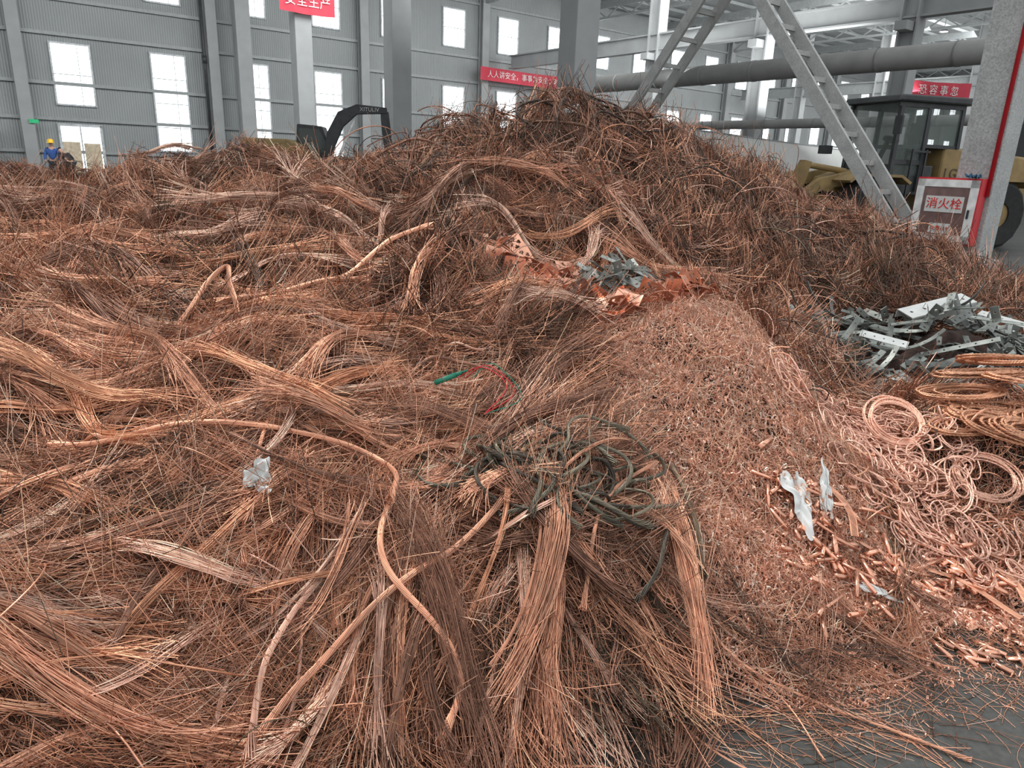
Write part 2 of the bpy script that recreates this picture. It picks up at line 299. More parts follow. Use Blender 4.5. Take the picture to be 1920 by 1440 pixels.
x,y=sample(560,6.2,8.6,-.85,.5,top_ok); n=len(x); sc=np.where(x<-1.2,.42,1.1)
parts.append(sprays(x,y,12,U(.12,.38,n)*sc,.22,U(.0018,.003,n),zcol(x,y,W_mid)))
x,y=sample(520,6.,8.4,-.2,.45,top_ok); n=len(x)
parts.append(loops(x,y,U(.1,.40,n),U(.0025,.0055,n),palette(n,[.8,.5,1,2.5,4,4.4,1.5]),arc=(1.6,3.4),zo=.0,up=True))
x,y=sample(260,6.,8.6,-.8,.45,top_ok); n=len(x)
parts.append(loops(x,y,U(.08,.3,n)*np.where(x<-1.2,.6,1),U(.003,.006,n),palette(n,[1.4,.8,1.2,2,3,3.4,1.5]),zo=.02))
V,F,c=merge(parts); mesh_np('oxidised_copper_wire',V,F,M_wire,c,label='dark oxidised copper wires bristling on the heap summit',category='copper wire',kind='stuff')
def rt_ok(x,y): return free(x,y)&(x>1.1)
x,y=sample(760,3.9,8,.25,.85,rt_ok); n=len(x)
parts=[strands(x,y,U(0,6.28,n),U(.35,1.,n),13,U(.02,.05,n),U(.0017,.0027,n),rng.normal(0,1.6,n),U(0,.2,n),zcol(x,y,W_mid,9,2),K=9,zoff=U(-.02,.09,n))]
x,y=sample(4500,3.9,8,.25,.85,rt_ok); n=len(x)
parts.append(strands(x,y,U(0,6.28,n),U(.15,.8,n),1,.03,U(.0015,.0025,n),rng.normal(0,2.2,n),U(0,.45,n),zcol(x,y,W_mid,9,2),K=9,zoff=U(0,.1,n)))
x,y=sample(330,4.5,8,.35,.8,rt_ok); n=len(x)
parts.append(loops(x,y,U(.1,.34,n),U(.0025,.006,n),palette(n,[.4,.2,.5,1.2,3,5,1.5]),arc=(1.6,4),zo=.02,up=True))
V,F,c=merge(parts); mesh_np('blackened_copper_wire',V,F,M_wire,c,label='blackened wire tangle on the side slope beside the column',category='copper wire',kind='stuff')
# ------------------------------------------------------------------ placement
def place(ob,x,y,th,zo=0.,half=.3,roll=0.,tilt=None):
    c,s=math.cos(th),math.sin(th)
    h0=Hs(x-c*half,y-s*half); h1=Hs(x+c*half,y+s*half); a0=Hs(x+s*half,y-c*half); a1=Hs(x-s*half,y+c*half)
    T=Vector((2*half*c,2*half*s,h1-h0)).normalized(); Sd=Vector((-2*half*s,2*half*c,a1-a0)).normalized(); Up=T.cross(Sd).normalized(); Sd=Up.cross(T)
    R=Matrix((T,Sd,Up)).transposed().to_4x4()
    if roll: R=R@Matrix.Rotation(roll,4,'X')
    if tilt: R=R@Matrix.Rotation(tilt,4,'Y')
    z=max(Hs(x,y),float(H(x,y)),(h0+h1)/2)
    ob.matrix_world=Matrix.Translation((x,y,z+zo))@R
def proto(name,V,F,c,m,smooth=True):
    me=mesh_np(name,V,F,m,c,smooth); d=me.data; bpy.data.objects.remove(me); return d
def inst(name,me,x,y,th,label,cat,group,**kw):
    o=bpy.data.objects.new(name,me); COL.objects.link(o); place(o,x,y,th,**kw); tag(o,label=label,category=cat,group=group); return o
# ------------------------------------------------------------------ draped paths : hanks and cables
def catmull(P,step=.02):
    P=np.array(P,float); P=np.vstack([2*P[0]-P[1],P,2*P[-1]-P[-2]]); out=[]
    for i in range(1,len(P)-2):
        n=max(2,int(np.linalg.norm(P[i+1]-P[i])/step)); t=np.linspace(0,1,n,endpoint=False)[:,None]
        out.append(.5*((2*P[i])+(-P[i-1]+P[i+1])*t+(2*P[i-1]-5*P[i]+4*P[i+1]-P[i+2])*t*t+(-P[i-1]+3*P[i]-3*P[i+1]+P[i+2])*t**3))
    return np.vstack(out+[P[-2][None]])
def drape(pts,step,zo):
    P=[(p[0],p[1],p[2] if len(p)>2 else 0) for p in pts]; Q=catmull(P,step); z=H(Q[:,0],Q[:,1])
    w=int(.12/step); ker=np.ones(2*w+1)/(2*w+1); zz=np.pad(z,w,mode='edge'); zs=np.convolve(zz,ker,'valid')
    mx=np.array([zz[i:i+2*w+1].max() for i in range(len(z))]); zf=np.convolve(np.pad(np.maximum(zs,mx*.6+zs*.4),w,mode='edge'),ker,'valid')
    Q[:,2]+=zf+zo; return Q
def hank_geo(pts,Rw,Rh,n,rs,col,zo=.02,fray=1.,K=18):
    Q=drape(pts,.03,zo+Rh*.6); d=np.r_[0,np.cumsum(np.linalg.norm(np.diff(Q,axis=0),axis=1))]; d/=d[-1]
    T=np.gradient(Q,axis=0); T[:,2]*=.3; T/=np.linalg.norm(T,axis=1,keepdims=True)+1e-9
    Nn=np.stack([-T[:,1],T[:,0],0*T[:,0]],-1); Nn/=np.linalg.norm(Nn,axis=1,keepdims=True)+1e-9
    q=U(0,6.28,n); rad=np.sqrt(U(0,1,n)); a0=rad*np.cos(q)*Rw; b0=rad*np.sin(q)*Rh
    ph=U(0,6,(n,1)); tw=rng.normal(0,.25)
    s=np.clip(U(-.02,.28,n),0,1)[:,None]; e=1-np.clip(U(-.02,.28,n),0,1)[:,None]; u=s+(e-s)*np.linspace(0,1,K)[None]
    X=np.stack([np.interp(u,d,Q[:,k]) for k in range(3)],-1); NN=np.stack([np.interp(u,d,Nn[:,k]) for k in range(3)],-1)
    ed=np.clip(1-np.minimum(u,1-u)/.4,0,1)**1.4*fray; wide=1+.3*np.sin(u*5+tw*9)
    A=(a0[:,None]*np.cos(tw*6*u)+b0[:,None]*np.sin(tw*6*u))*wide+Rw*.2*np.sin(u*U(4,9,(n,1))+ph)+ed*rng.normal(0,1,(n,1))*Rw*1.3
    B=b0[:,None]*np.cos(tw*6*u)-a0[:,None]*.3*np.sin(tw*6*u)+Rh*.35*np.sin(u*U(4,8,(n,1))+ph*2)+ed*np.abs(rng.normal(0,1,(n,1)))*Rh*2.2
    P=X+NN*A[...,None]; P[...,2]+=B; V,F=tubes(P,np.full(n,rs),4)
    return V,F,cols_for(n,K,4,np.array(col)[None]*U(.5,1.4,(n,1)))
def wander(x0,y0,th,L,k,m=6,lift=0.,sn=.13):
    pts=[]; s=random.gauss(0,sn); ph=random.uniform(0,6); xx,yy=x0-.5*L*math.cos(th),y0-.5*L*math.sin(th)
    for j in range(m):
        pts.append((xx,yy,lift*math.sin(PI*j/(m-1)))); a=th+k*(j/(m-1)-.5)+s*math.sin(j*1.4+ph); xx+=math.cos(a)*L/(m-1); yy+=math.sin(a)*L/(m-1)
    return pts
O=(.80,.41,.265); Pk=(.88,.54,.41); Og=(.77,.38,.225); DK=(.13,.11,.08); BRN=(.33,.17,.115); DB=(.14,.088,.065)
HC=[O,Pk,Og,BRN,O,Og,Pk,O,BRN,O]
x,y=sample(190,1.2,2.45,-.85,.35,near_ok); fl=flow(x,y)
LB,LD='bright copper wire hank curving over the heap','dark brown hank of copper wires curving over the heap'
for i in range(190):
    k=i%10; big=i%4==0
    g=hank_geo(wander(x[i],y[i],fl[i]+random.gauss(0,.4),random.uniform(.4,1.05),random.gauss(0,.8),lift=random.uniform(0,.07)),random.uniform(.022,.045) if big else random.uniform(.008,.024),random.uniform(.01,.022) if big else random.uniform(.006,.013),random.randint(52,80) if big else random.randint(18,34),random.uniform(.0009,.0015),HC[k],zo=random.uniform(0,.09),fray=random.uniform(.5,1.5))
    mesh_np('wire_bundle',g[0],g[1],M_wireo,g[2],label=LD if k in(3,8) else LB,category='wire bundle',group='wire bundles on the near slope')
x,y=sample(105,2.35,3.6,-.85,.2,near_ok); fl=flow(x,y)
for i in range(105):
    k=i%10; g=hank_geo(wander(x[i],y[i],fl[i]+random.gauss(0,.45),random.uniform(.6,1.3),random.gauss(0,.8),lift=random.uniform(0,.08)),random.uniform(.02,.055),random.uniform(.01,.028),random.randint(36,64),random.uniform(.0011,.0018),HC[k],zo=random.uniform(0,.09),fray=random.uniform(.6,1.6))
    mesh_np('wire_bundle',g[0],g[1],M_wireo,g[2],label=LD if k in(3,8) else LB,category='wire bundle',group='wire bundles on the near slope')
far_h=[]
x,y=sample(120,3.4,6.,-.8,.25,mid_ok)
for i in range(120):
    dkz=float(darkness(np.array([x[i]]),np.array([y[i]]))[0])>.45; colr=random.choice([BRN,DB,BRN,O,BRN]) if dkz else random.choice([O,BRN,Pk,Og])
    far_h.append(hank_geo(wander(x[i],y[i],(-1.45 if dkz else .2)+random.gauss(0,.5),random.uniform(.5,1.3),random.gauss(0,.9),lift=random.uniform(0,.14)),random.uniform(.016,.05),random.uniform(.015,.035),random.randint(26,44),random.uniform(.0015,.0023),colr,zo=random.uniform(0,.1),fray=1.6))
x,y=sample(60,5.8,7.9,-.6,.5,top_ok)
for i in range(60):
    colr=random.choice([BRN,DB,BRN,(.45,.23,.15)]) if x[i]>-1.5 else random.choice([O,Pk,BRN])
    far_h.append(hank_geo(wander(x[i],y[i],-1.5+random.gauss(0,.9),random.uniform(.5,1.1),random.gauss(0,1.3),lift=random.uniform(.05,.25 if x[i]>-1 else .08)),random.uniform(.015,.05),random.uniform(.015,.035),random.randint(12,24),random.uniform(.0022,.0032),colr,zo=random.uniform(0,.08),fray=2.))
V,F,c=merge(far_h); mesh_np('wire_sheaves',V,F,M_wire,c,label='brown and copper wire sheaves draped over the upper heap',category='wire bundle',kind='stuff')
def hairpin(n,L,R,rs,col,K=22):
    t=np.linspace(-.5,.5,K)[None,:]; N=n; q=U(0,2*PI,N); rad=R*np.sqrt(U(0,1,N)); a=(rad*np.cos(q))[:,None]; b=(rad*np.sin(q))[:,None]*.8
    w=U(.014,.03); u=t+.5; leg=.42; s=np.clip((u-leg)/(1-2*leg),0,1)
    hx=np.where(u<leg,u/leg*L*.5,np.where(u>1-leg,(1-u)/leg*L*.5,L*.5+np.sin(s*PI)*w)); hy=np.where(u<leg,-w,np.where(u>1-leg,w,-w*np.cos(s*PI)))
    fan=rng.normal(0,.25,(N,1))*(1-hx/(L*.5)); x=hx-L*.25+rng.normal(0,.04,(N,1))+a*.5; y=hy*U(.5,1.2,(N,1))+a+fan*.1; z=b+R*.7+0*u+rng.normal(0,.014,(N,1))*np.sin(u*6)
    P=np.stack(np.broadcast_arrays(x,y,z),-1).astype(float); V,F=tubes(P,np.full(N,rs),4)
    return V,F,cols_for(N,K,4,np.array(col)[None,:]*U(.45,1.4,(N,1)))
hm=[proto('hairpin',*hairpin(16,U(.32,.5),.016,.0018,[(.6,.29,.19),BRN,(.68,.34,.21),(.42,.21,.14),BRN][i]),M_wireo) for i in range(5)]
for i in range(74):
    u=random.random(); x0=.14+u*.40+random.gauss(0,.06); y0=2.14-u*.24+random.gauss(0,.09)
    inst('bent_wire_bundle',hm[i%5],x0,y0,-.9+random.gauss(0,.6),'hairpin-bent bundle of stiff reddish copper wires','wire bundle','hairpin bundles at the heap toe',zo=random.uniform(.0,.08),half=.2,tilt=random.gauss(0,.15),roll=random.gauss(0,.3))
def helix(Q,R,n,pitch,col,flat=1.,sides=5,fray=0.):
    d=np.r_[0,np.cumsum(np.linalg.norm(np.diff(Q,axis=0),axis=1))]; T=np.gradient(Q,axis=0); T/=np.linalg.norm(T,axis=1,keepdims=True)+1e-9
    n1=np.cross(T,[0,.03,1.]); n1/=np.linalg.norm(n1,axis=1,keepdims=True)+1e-9; n2=np.cross(n1,T)
    a=2*PI*np.arange(n)[:,None]/n+2*PI*d[None,:]/pitch
    e=1+fray*np.clip(1-np.minimum(d,d[-1]-d)/.12,0,1)**2*U(0,1,n)[:,None]*3
    rr=R*(1-math.sin(PI/n)/(1+math.sin(PI/n)))
    P=Q[None]+(np.cos(a)*e*rr)[...,None]*n1[None]+(np.sin(a)*e*rr*flat)[...,None]*n2[None]
    rs=R*math.sin(PI/n)/(1+math.sin(PI/n))*1.15
    V,F=tubes(P,np.full(n,rs),sides); return V,F,cols_for(n,len(Q),sides,np.array(col)[None]*U(.7,1.25,(n,1)))
def cable(name,pts,R,col,label,cat='copper cable',group=None,n=12,pitch=.22,step=.015,flat=1.,fray=.6,zo=0.):
    Q=drape(pts,step,zo+R+.006); V,F,c=helix(Q,R,n,pitch,col,flat,4,fray)
    return mesh_np(name,V,F,M_wireo,c,label=label,category=cat,group=group)
cable('stranded_cable',[(-1.5,2.13),(-1.26,2.15),(-1.0,2.2),(-.74,2.28),(-.52,2.31,.02),(-.38,2.18,.03),(-.37,2.0,.02)],.009,O,'long flat copper cable arcing across the near slope',zo=.12,pitch=.5)
cable('stranded_cable',[(-1.46,2.76),(-1.5,3.05,.03),(-1.5,3.4,.14),(-1.43,3.5,.2),(-1.36,3.35,.14),(-1.2,2.97,.05),(-1.27,2.52)],.012,O,'thick copper cable rising in a narrow loop',zo=.09,pitch=.5)
cable('stranded_cable',[(-1.4,3.25),(-1.1,3.45,.02),(-.75,3.6,.02)],.013,O,'pale copper cable lying over dark bundles',zo=.15,pitch=.5)
cable('stranded_cable',[(-.95,3.7),(-.7,4.0),(-.5,4.2,.02)],.013,O,'copper cable slanting across dark wire bundles',zo=.2,pitch=.5)
cable('stranded_cable',[(.29,2.2,.03),(.42,2.1,.02),(.64,2.03),(.74,1.94),(.96,1.86),(1.16,1.76),(1.36,1.64)],.005,O,'long thin copper cable running out over the floor',n=7,pitch=.08,zo=.0)
cable('stranded_cable',[(.84,2.2),(1.2,2.29),(1.45,2.24),(1.47,2.06),(1.25,1.95),(.98,1.95),(.77,1.96)],.0045,Pk,'thin copper cable forming a wide loop on the floor',n=7,pitch=.07)
cable('stranded_cable',[(.64,2.6,.03),(.68,2.33,.02),(.67,2.1)],.009,(.28,.2,.13),'dull brown stranded cable hanging down the slope',zo=.05)
cable('stranded_cable',[(.04,1.48),(.05,1.68),(.15,1.76),(.3,1.75),(.38,1.68)],.005,O,'copper cable curling at the toe of the heap',n=7)
cable('stranded_cable',[(-.38,2.13),(-.36,1.84,.03),(-.12,1.66,.02),(-.15,1.48)],.010,O,'thick copper cable bending down to the floor',zo=.09,pitch=.4)
cable('stranded_cable',[(.8,1.98),(.9,1.8),(.93,1.62)],.003,O,'thin copper cable end lying on the floor',n=6,pitch=.06)
cable('stranded_cable',[(.3,1.9,.02),(.5,1.74),(.62,1.62),(.85,1.5)],.0035,O,'thin copper cable end lying on the floor',n=6,pitch=.06)
cable('stranded_cable',[(.0,1.62),(.15,1.55),(.3,1.56),(.5,1.5)],.004,O,'thin copper cable end lying on the floor',n=6,pitch=.06)
cable('stranded_cable',[(.24,1.85,.05),(.33,2.2,.05),(.56,2.5,.06)],.007,O,'copper cable standing off the slope',zo=.08)
cable('stranded_cable',[(-.5,1.9,.02),(-.62,1.6,.03),(-.6,1.35)],.009,Pk,'thick copper cable running down the slope',zo=.09,pitch=.4)
cable('stranded_cable',[(.0,2.15,.03),(-.2,1.9,.03),(-.5,1.6,.02),(-.62,1.38)],.010,O,'thick copper cable running down the slope',zo=.10,pitch=.4)
for i in range(8):
    cable('stranded_cable',wander(U(-1.1,-.1),U(1.35,2.15),-1.4+random.gauss(0,.5),U(.4,.9),random.gauss(0,1.3),lift=.03),U(.004,.008),[O,Pk,BRN][i%3],'stranded copper cable with frayed ends' if i%3<2 else 'brown stranded copper cable with frayed ends',group='stranded cables on the near slope',zo=U(.03,.09),pitch=.35)
for i in range(6):
    cx=U(-1.6,.0); cy=U(2.2,3.4); a0=U(0,6.28); r=U(.1,.28); A=U(1.5,4)
    pts=[(cx+r*math.cos(a0+A*j/6)*1.4,cy+r*math.sin(a0+A*j/6),.1*math.sin(PI*j/6)*U(0,1)) for j in range(7)]
    cable('stranded_cable',pts,U(.005,.008),[O,Pk,BRN][i%3],'curved copper cable with a loose loop' if i%3<2 else 'curved brown cable with a loose loop',group='curved cables on the slope',zo=.07,pitch=.35)
for i in range(64):
    cx=.16+rng.normal(0,.18); cy=2.3+rng.normal(0,.1)
    if i%2:
        a0=U(0,6.28); r=U(.035,.10); A=U(1.5,5); pts=[(cx+r*math.cos(a0+A*j/7)*1.5,cy+r*math.sin(a0+A*j/7),.05*math.sin(PI*j/7)) for j in range(8)]
    else: pts=wander(cx,cy,random.gauss(-.4,.8),U(.25,.5),random.gauss(0,2.),lift=.03,sn=.5)
    cable('tarnished_cable',pts,U(.005,.0085),[(.17,.15,.11),(.21,.18,.13),(.10,.083,.065)][i%3],'tarnished grey-olive stranded cable among copper wires',group='tarnished cables',zo=U(.05,.11),n=9,pitch=.15)
for i in range(40):
    yy=U(6.4,7.9); cx=U(.2,3.6) if i%3 else U(-1.2,.3); a0=U(0,6.28); r=U(.15,.42); A=U(1.5,4)
    pts=[(cx+r*math.cos(a0+A*j/6)*1.4,yy+.5*r*math.sin(a0+A*j/6),.55*r*math.sin(PI*j/6)) for j in range(7)]
    cable('dark_cable',pts,U(.008,.013),[BRN,(.07,.05,.04),(.22,.12,.08)][i%3],'dark twisted cable curling over the summit',group='cables on the summit',zo=.04,n=5,step=.03,pitch=.2)
# ------------------------------------------------------------------ clips
def strip(prof,w,th):
    prof=np.array(prof,float); T=np.gradient(prof,axis=0); T/=np.linalg.norm(T,axis=1,keepdims=True)+1e-9; nrm=np.stack([-T[:,1],T[:,0]],-1)
    a=prof+nrm*th/2; b=prof-nrm*th/2; K=len(prof); V=[]
    for i in range(K):
        for q,yy in((a,-w/2),(a,w/2),(b,w/2),(b,-w/2)): V.append((q[i,0],yy,q[i,1]))
    F=[]
    for i in range(K-1):
        for s in range(4): F.append((4*i+s,4*i+(s+1)%4,4*i+4+(s+1)%4,4*i+4+s))
    F+=[(0,1,2,3),(4*K-4,4*K-1,4*K-2,4*K-3)]
    return np.array(V),np.array(F)
profs=[[(-16,0),(-9,0),(-8,6),(-3,10),(3,9),(7,5),(7,0),(14,0)],[(-12,8),(-13,1),(-8,-3),(-2,0),(0,4),(3,0),(8,-3),(13,1),(12,8)],[(0,0),(8,1),(12,6),(9,12),(2,13),(-4,9),(-3,4),(1,3)],[(-18,0),(-6,1),(6,-1),(16,3),(22,9)],[(-8,-2),(-10,6),(-3,11),(5,9),(8,2),(4,-4)]]
clipv=[strip(np.array(p)*.001,.0036,.0012) for p in profs]
def rotmats(N,flat=.5):
    e=rng.normal(0,flat,(N,2)); a=U(0,2*PI,N); out=np.zeros((N,3,3))
    for i in range(N): out[i]=np.array(Euler((e[i,0],e[i,1],a[i])).to_matrix())
    return out
def scatter(protos,x,y,z,sc,cols,flat=1.2):
    Vs=[];Fs=[];Cs=[];o=0; N=len(x); Rm=rotmats(N,flat); w=rng.integers(0,len(protos),N)
    for k,(pv,pf) in enumerate(protos):
        m=w==k; n=m.sum(); V=np.einsum('nij,vj->nvi',Rm[m],pv)*sc[m][:,None,None]+np.stack([x[m],y[m],z[m]],-1)[:,None,:]
        F=pf[None]+(np.arange(n)*len(pv))[:,None,None]+o; Vs.append(V.reshape(-1,3));Fs.append(F.reshape(-1,4));Cs.append(np.repeat(cols[m],len(pv),0)); o+=n*len(pv)
    return np.concatenate(Vs),np.concatenate(Fs),np.concatenate(Cs)
N=19000; a=U(0,2*PI,N); r=np.sqrt(U(0,1,N))*1.05; x=.98+.78*r*np.cos(a); y=3.1+1.22*r*np.sin(a)
n2=6500; x2=U(.75,2.2,n2); y2=2.18+np.abs(rng.normal(0,.3,n2))+.05*x2; x=np.r_[x,x2]; y=np.r_[y,y2]
n3=420; x3=U(.75,2.0,n3); y3=2.12-np.abs(rng.normal(0,.15,n3)); x=np.r_[x,x3]; y=np.r_[y,y3]
hh=H(x,y); z=hh+np.where(hh>.03,U(-.01,.05,len(x)),U(.003,.009,len(x)))
col=np.array([(.90,.53,.39),(.84,.43,.29),(.95,.74,.62),(.60,.29,.19)])[rng.choice(4,len(x),p=[.42,.28,.18,.12])]*U(.8,1.2,(len(x),1))
order=np.argsort(y-.25*(x>1.2)); front=order[:300]; rest=order[300:]
V,F,c=scatter(clipv,x[rest],y[rest],z[rest],U(.8,1.6,len(rest))*np.where(y[rest]<2.2,.75,1),col[rest])
mesh_np('copper_clippings',V,F,M_clip,c,smooth=False,label='mound of small pink stamped copper clips and offcuts',category='copper clips',kind='stuff')
cd=[proto('t',pv,pf,None,M_clipo,False) for pv,pf in clipv]
for i in front:
    o=bpy.data.objects.new('copper_clip',cd[i%5]); COL.objects.link(o); h_=float(H(x[i],y[i]))
    o.matrix_world=Matrix.Translation((x[i],y[i],h_+.003))@Euler((random.gauss(0,.15) if h_<.02 else random.gauss(0,.7),random.gauss(0,.15),random.uniform(0,6.28))).to_matrix().to_4x4()@Matrix.Scale(random.uniform(.6,1.1),4)
    tag(o,label='small bent copper clip lying on the dark floor',category='copper clip',group='loose copper clips')
k=9000; a=U(0,2*PI,k); r=np.sqrt(U(0,1,k)); x=.98+.8*r*np.cos(a); y=3.1+1.25*r*np.sin(a)
P1=strands(x,y,U(0,6.28,k),U(.04,.22,k),1,.01,U(.0007,.0013,k),rng.normal(0,2,k),U(0,.45,k),palette(k,[5,7,3,1,.3,.0,0]),K=6,zoff=U(.02,.06,k))
x=U(.7,2.3,2000); y=2.15+np.abs(rng.normal(0,.35,2000)); k=2000
P2=strands(x,y,U(0,6.28,k),U(.03,.15,k),1,.008,U(.0008,.0014,k),rng.normal(0,2,k),U(0,.2,k),palette(k,W_bright),K=6,zoff=.01)
k=700; x=U(-.25,1.9,k); y=1.5+.32*x+rng.normal(0,.14,k)
P3=strands(x,y,U(0,6.28,k),U(.03,.6,k)*U(.2,1,k),1,.002,U(.0006,.0012,k),rng.normal(0,1,k),0.,palette(k,W_bright),K=8,zoff=.001)
k=30; x=U(.0,1.2,k); y=1.55+.3*x+rng.normal(0,.08,k)
P5=strands(x,y,rng.normal(-.5,.5,k),U(.5,1.2,k),2,.006,U(.0011,.0018,k),rng.normal(0,.8,k),.0,palette(k,W_bright),K=14,zoff=.001)
a=U(0,2*PI,56); x=.98+.72*np.cos(a); y=3.1+1.12*np.sin(a); k=56
P4=strands(x,y,U(0,6.28,k),U(.3,.7,k),14,U(.01,.04,k),U(.001,.0017,k),rng.normal(0,1,k),U(0,.1,k),palette(k,W_mid),K=9,zoff=.05)
V,F,c=merge([P1,P2,P3,P4,P5]); mesh_np('fine_wire_offcuts',V,F,M_wire,c,label='short fine copper wire offcuts mixed among the clips',category='wire offcuts',kind='stuff')
# ------------------------------------------------------------------ plates with holes
def cells(nx_,ny_,sz,remove,th):
    vs={};V=[];F=[]
    def vid(i,j,k):
        key=(i,j,k)
        if key not in vs: vs[key]=len(V); V.append(((i-nx_/2)*sz,(j-ny_/2)*sz,k*th))
        return vs[key]
    ok=lambda i,j:0<=i<nx_ and 0<=j<ny_ and (i,j) not in remove
    for i in range(nx_):
        for j in range(ny_):
            if not ok(i,j): continue
            F.append((vid(i,j,1),vid(i+1,j,1),vid(i+1,j+1,1),vid(i,j+1,1))); F.append((vid(i,j,0),vid(i,j+1,0),vid(i+1,j+1,0),vid(i+1,j,0)))
            for (di,dj,a,b) in((0,-1,(i,j),(i+1,j)),(1,0,(i+1,j),(i+1,j+1)),(0,1,(i+1,j+1),(i,j+1)),(-1,0,(i,j+1),(i,j))):
                if not ok(i+di,j+dj): F.append((vid(*a,0),vid(*b,0),vid(*b,1),vid(*a,1)))
    return np.array(V,float),np.array(F)
def star(cx,cy,r0,r1,m,thr,nx_,ny_):
    return {(i,j) for i in range(nx_) for j in range(ny_) if r0<math.hypot(i-cx,j-cy)<r1 and math.cos(m*math.atan2(j-cy,i-cx))>thr}
sd=[]
for nx_,ny_,sz,rm in((15,15,.0095,star(7,7,1.5,6,6,.15,15,15)|{(7,7)}),(25,13,.009,star(6,6,1.3,5,4,.1,25,13)|star(18,6,1.3,5,4,.1,25,13)),(13,11,.010,star(6,5,1.2,4.6,8,0,13,11)|star(0,0,-1,3,0,0,13,11)|star(12,10,-1,2.5,0,0,13,11))):
    v,f=cells(nx_,ny_,sz,rm,.0016); v[:,2]+=.012*np.sin(v[:,0]*22+v[:,1]*9)
    sd.append(proto('t',v,f,None,M_sheet,False))
for i in range(190):
    a=random.uniform(0,6.28); r=math.sqrt(random.random()); xx=.45+.72*r*math.cos(a); yy=4.2+.6*r*math.sin(a)
    inst('punched_copper_plate',sd[i%3],xx,yy,random.uniform(0,6.28),'shiny copper sheet offcut with punched star cutouts','copper sheet','punched copper sheets in the hollow',zo=random.uniform(.02,.12),half=.1,roll=random.gauss(.5,.6),tilt=random.gauss(0,.6))
def plate_holes(L,Wd,T,nh,r,bend=None):
    V=[];F=[]; n=nh; cs=L/n; oct_=[(math.cos(2*PI*k/8+PI/8),math.sin(2*PI*k/8+PI/8)) for k in range(8)]
    for c in range(n):
        cx=-L/2+cs*(c+.5); out=[]
        for (a,b) in oct_:
            if abs(a)>abs(b): ox=math.copysign(cs/2,a); oy=math.copysign(Wd/2,b)
            else: oy=math.copysign(Wd/2,b); ox=math.copysign(cs/4,a)
            out.append((cx+ox,oy))
        o=len(V)
        for z in(0,T):
            V+=[(p[0],p[1],z) for p in out]; V+=[(cx+a*r,b*r,z) for a,b in oct_]
        for k in range(8):
            q=(k+1)%8
            F.append((o+16+k,o+16+q,o+24+q,o+24+k)); F.append((o+k,o+8+k,o+8+q,o+q)); F.append((o+8+k,o+24+k,o+24+q,o+8+q)); F.append((o+k,o+q,o+16+q,o+16+k))
    V=np.array(V,float)
    if bend=='L':
        m=V[:,0]>L*.18; d=V[m,0]-L*.18; z=V[m,2].copy(); V[m,0]=L*.18+T-z; V[m,2]=d+z*0
    if bend=='arc':
        a=V[:,0]/L*1.6; Rr=L/1.6; zz=V[:,2].copy(); V[:,0]=(Rr-zz)*np.sin(a); V[:,2]=Rr-(Rr-zz)*np.cos(a)
    return V,np.array(F)
st=[]
for args in((.26,.05,.005,4,.008),(.34,.06,.006,4,.01,'L'),(.6,.04,.004,6,.006,'arc'),(.18,.07,.02,3,.01),(.22,.045,.005,3,.009,'L'),(.45,.035,.004,5,.006)):
    v,f=plate_holes(*args); st.append(proto('t',v,f,None,M_steel,False))
lab=['flat grey steel bar with drilled holes','L-shaped galvanised steel bracket with holes','curved grey steel strap with holes','thick drilled grey steel block','short L-shaped steel bracket','narrow perforated grey steel strip']
for i in range(255):
    a=random.uniform(0,6.28); r=math.sqrt(random.random()); xx=3.1+1.2*r*math.cos(a); yy=4.82+.88*r*math.sin(a); k=random.randrange(6)
    inst('steel_bracket',st[k],xx,yy,random.uniform(0,6.28),lab[k],'steel bracket','steel brackets heaped beside the copper',zo=random.uniform(.02,.18)*(1.15-r*.6),half=.12,roll=random.gauss(0,.5),tilt=random.gauss(0,.3))
for i in range(40):
    k=random.choice([0,1,3,4,5,0]); inst('steel_bracket',st[k],random.uniform(.45,1.15),random.uniform(4.5,4.95),random.uniform(0,6.28),lab[k],'steel bracket','steel brackets in the copper heap',zo=random.uniform(.10,.18),half=.12,roll=random.gauss(0,.45),tilt=random.gauss(0,.35))
v,f=plate_holes(.6,.14,.006,5,.012); mb=MB(); mb.add([tuple(q) for q in v],[tuple(q) for q in f]).box((0,.07,-.03),(.6,.006,.06)).box((0,-.07,-.03),(.6,.006,.06))
o=mb.obj('steel_channel',M_steelp,label='large pale steel channel with drilled holes on the bracket pile',category='steel bracket'); place(o,3.05,5.1,.35,zo=.26,half=.15,roll=.35)
for (xx,yy,a) in((2.5,4.7,-.6),(3.4,4.9,-.9)):
    o=MB().add([tuple(q*.5) for q in v],[tuple(q) for q in f]).obj('steel_plate',M_steelp,label='pale drilled steel plate lying on grey brackets',category='steel bracket'); place(o,xx,yy,a,zo=.2,half=.12,roll=.3)
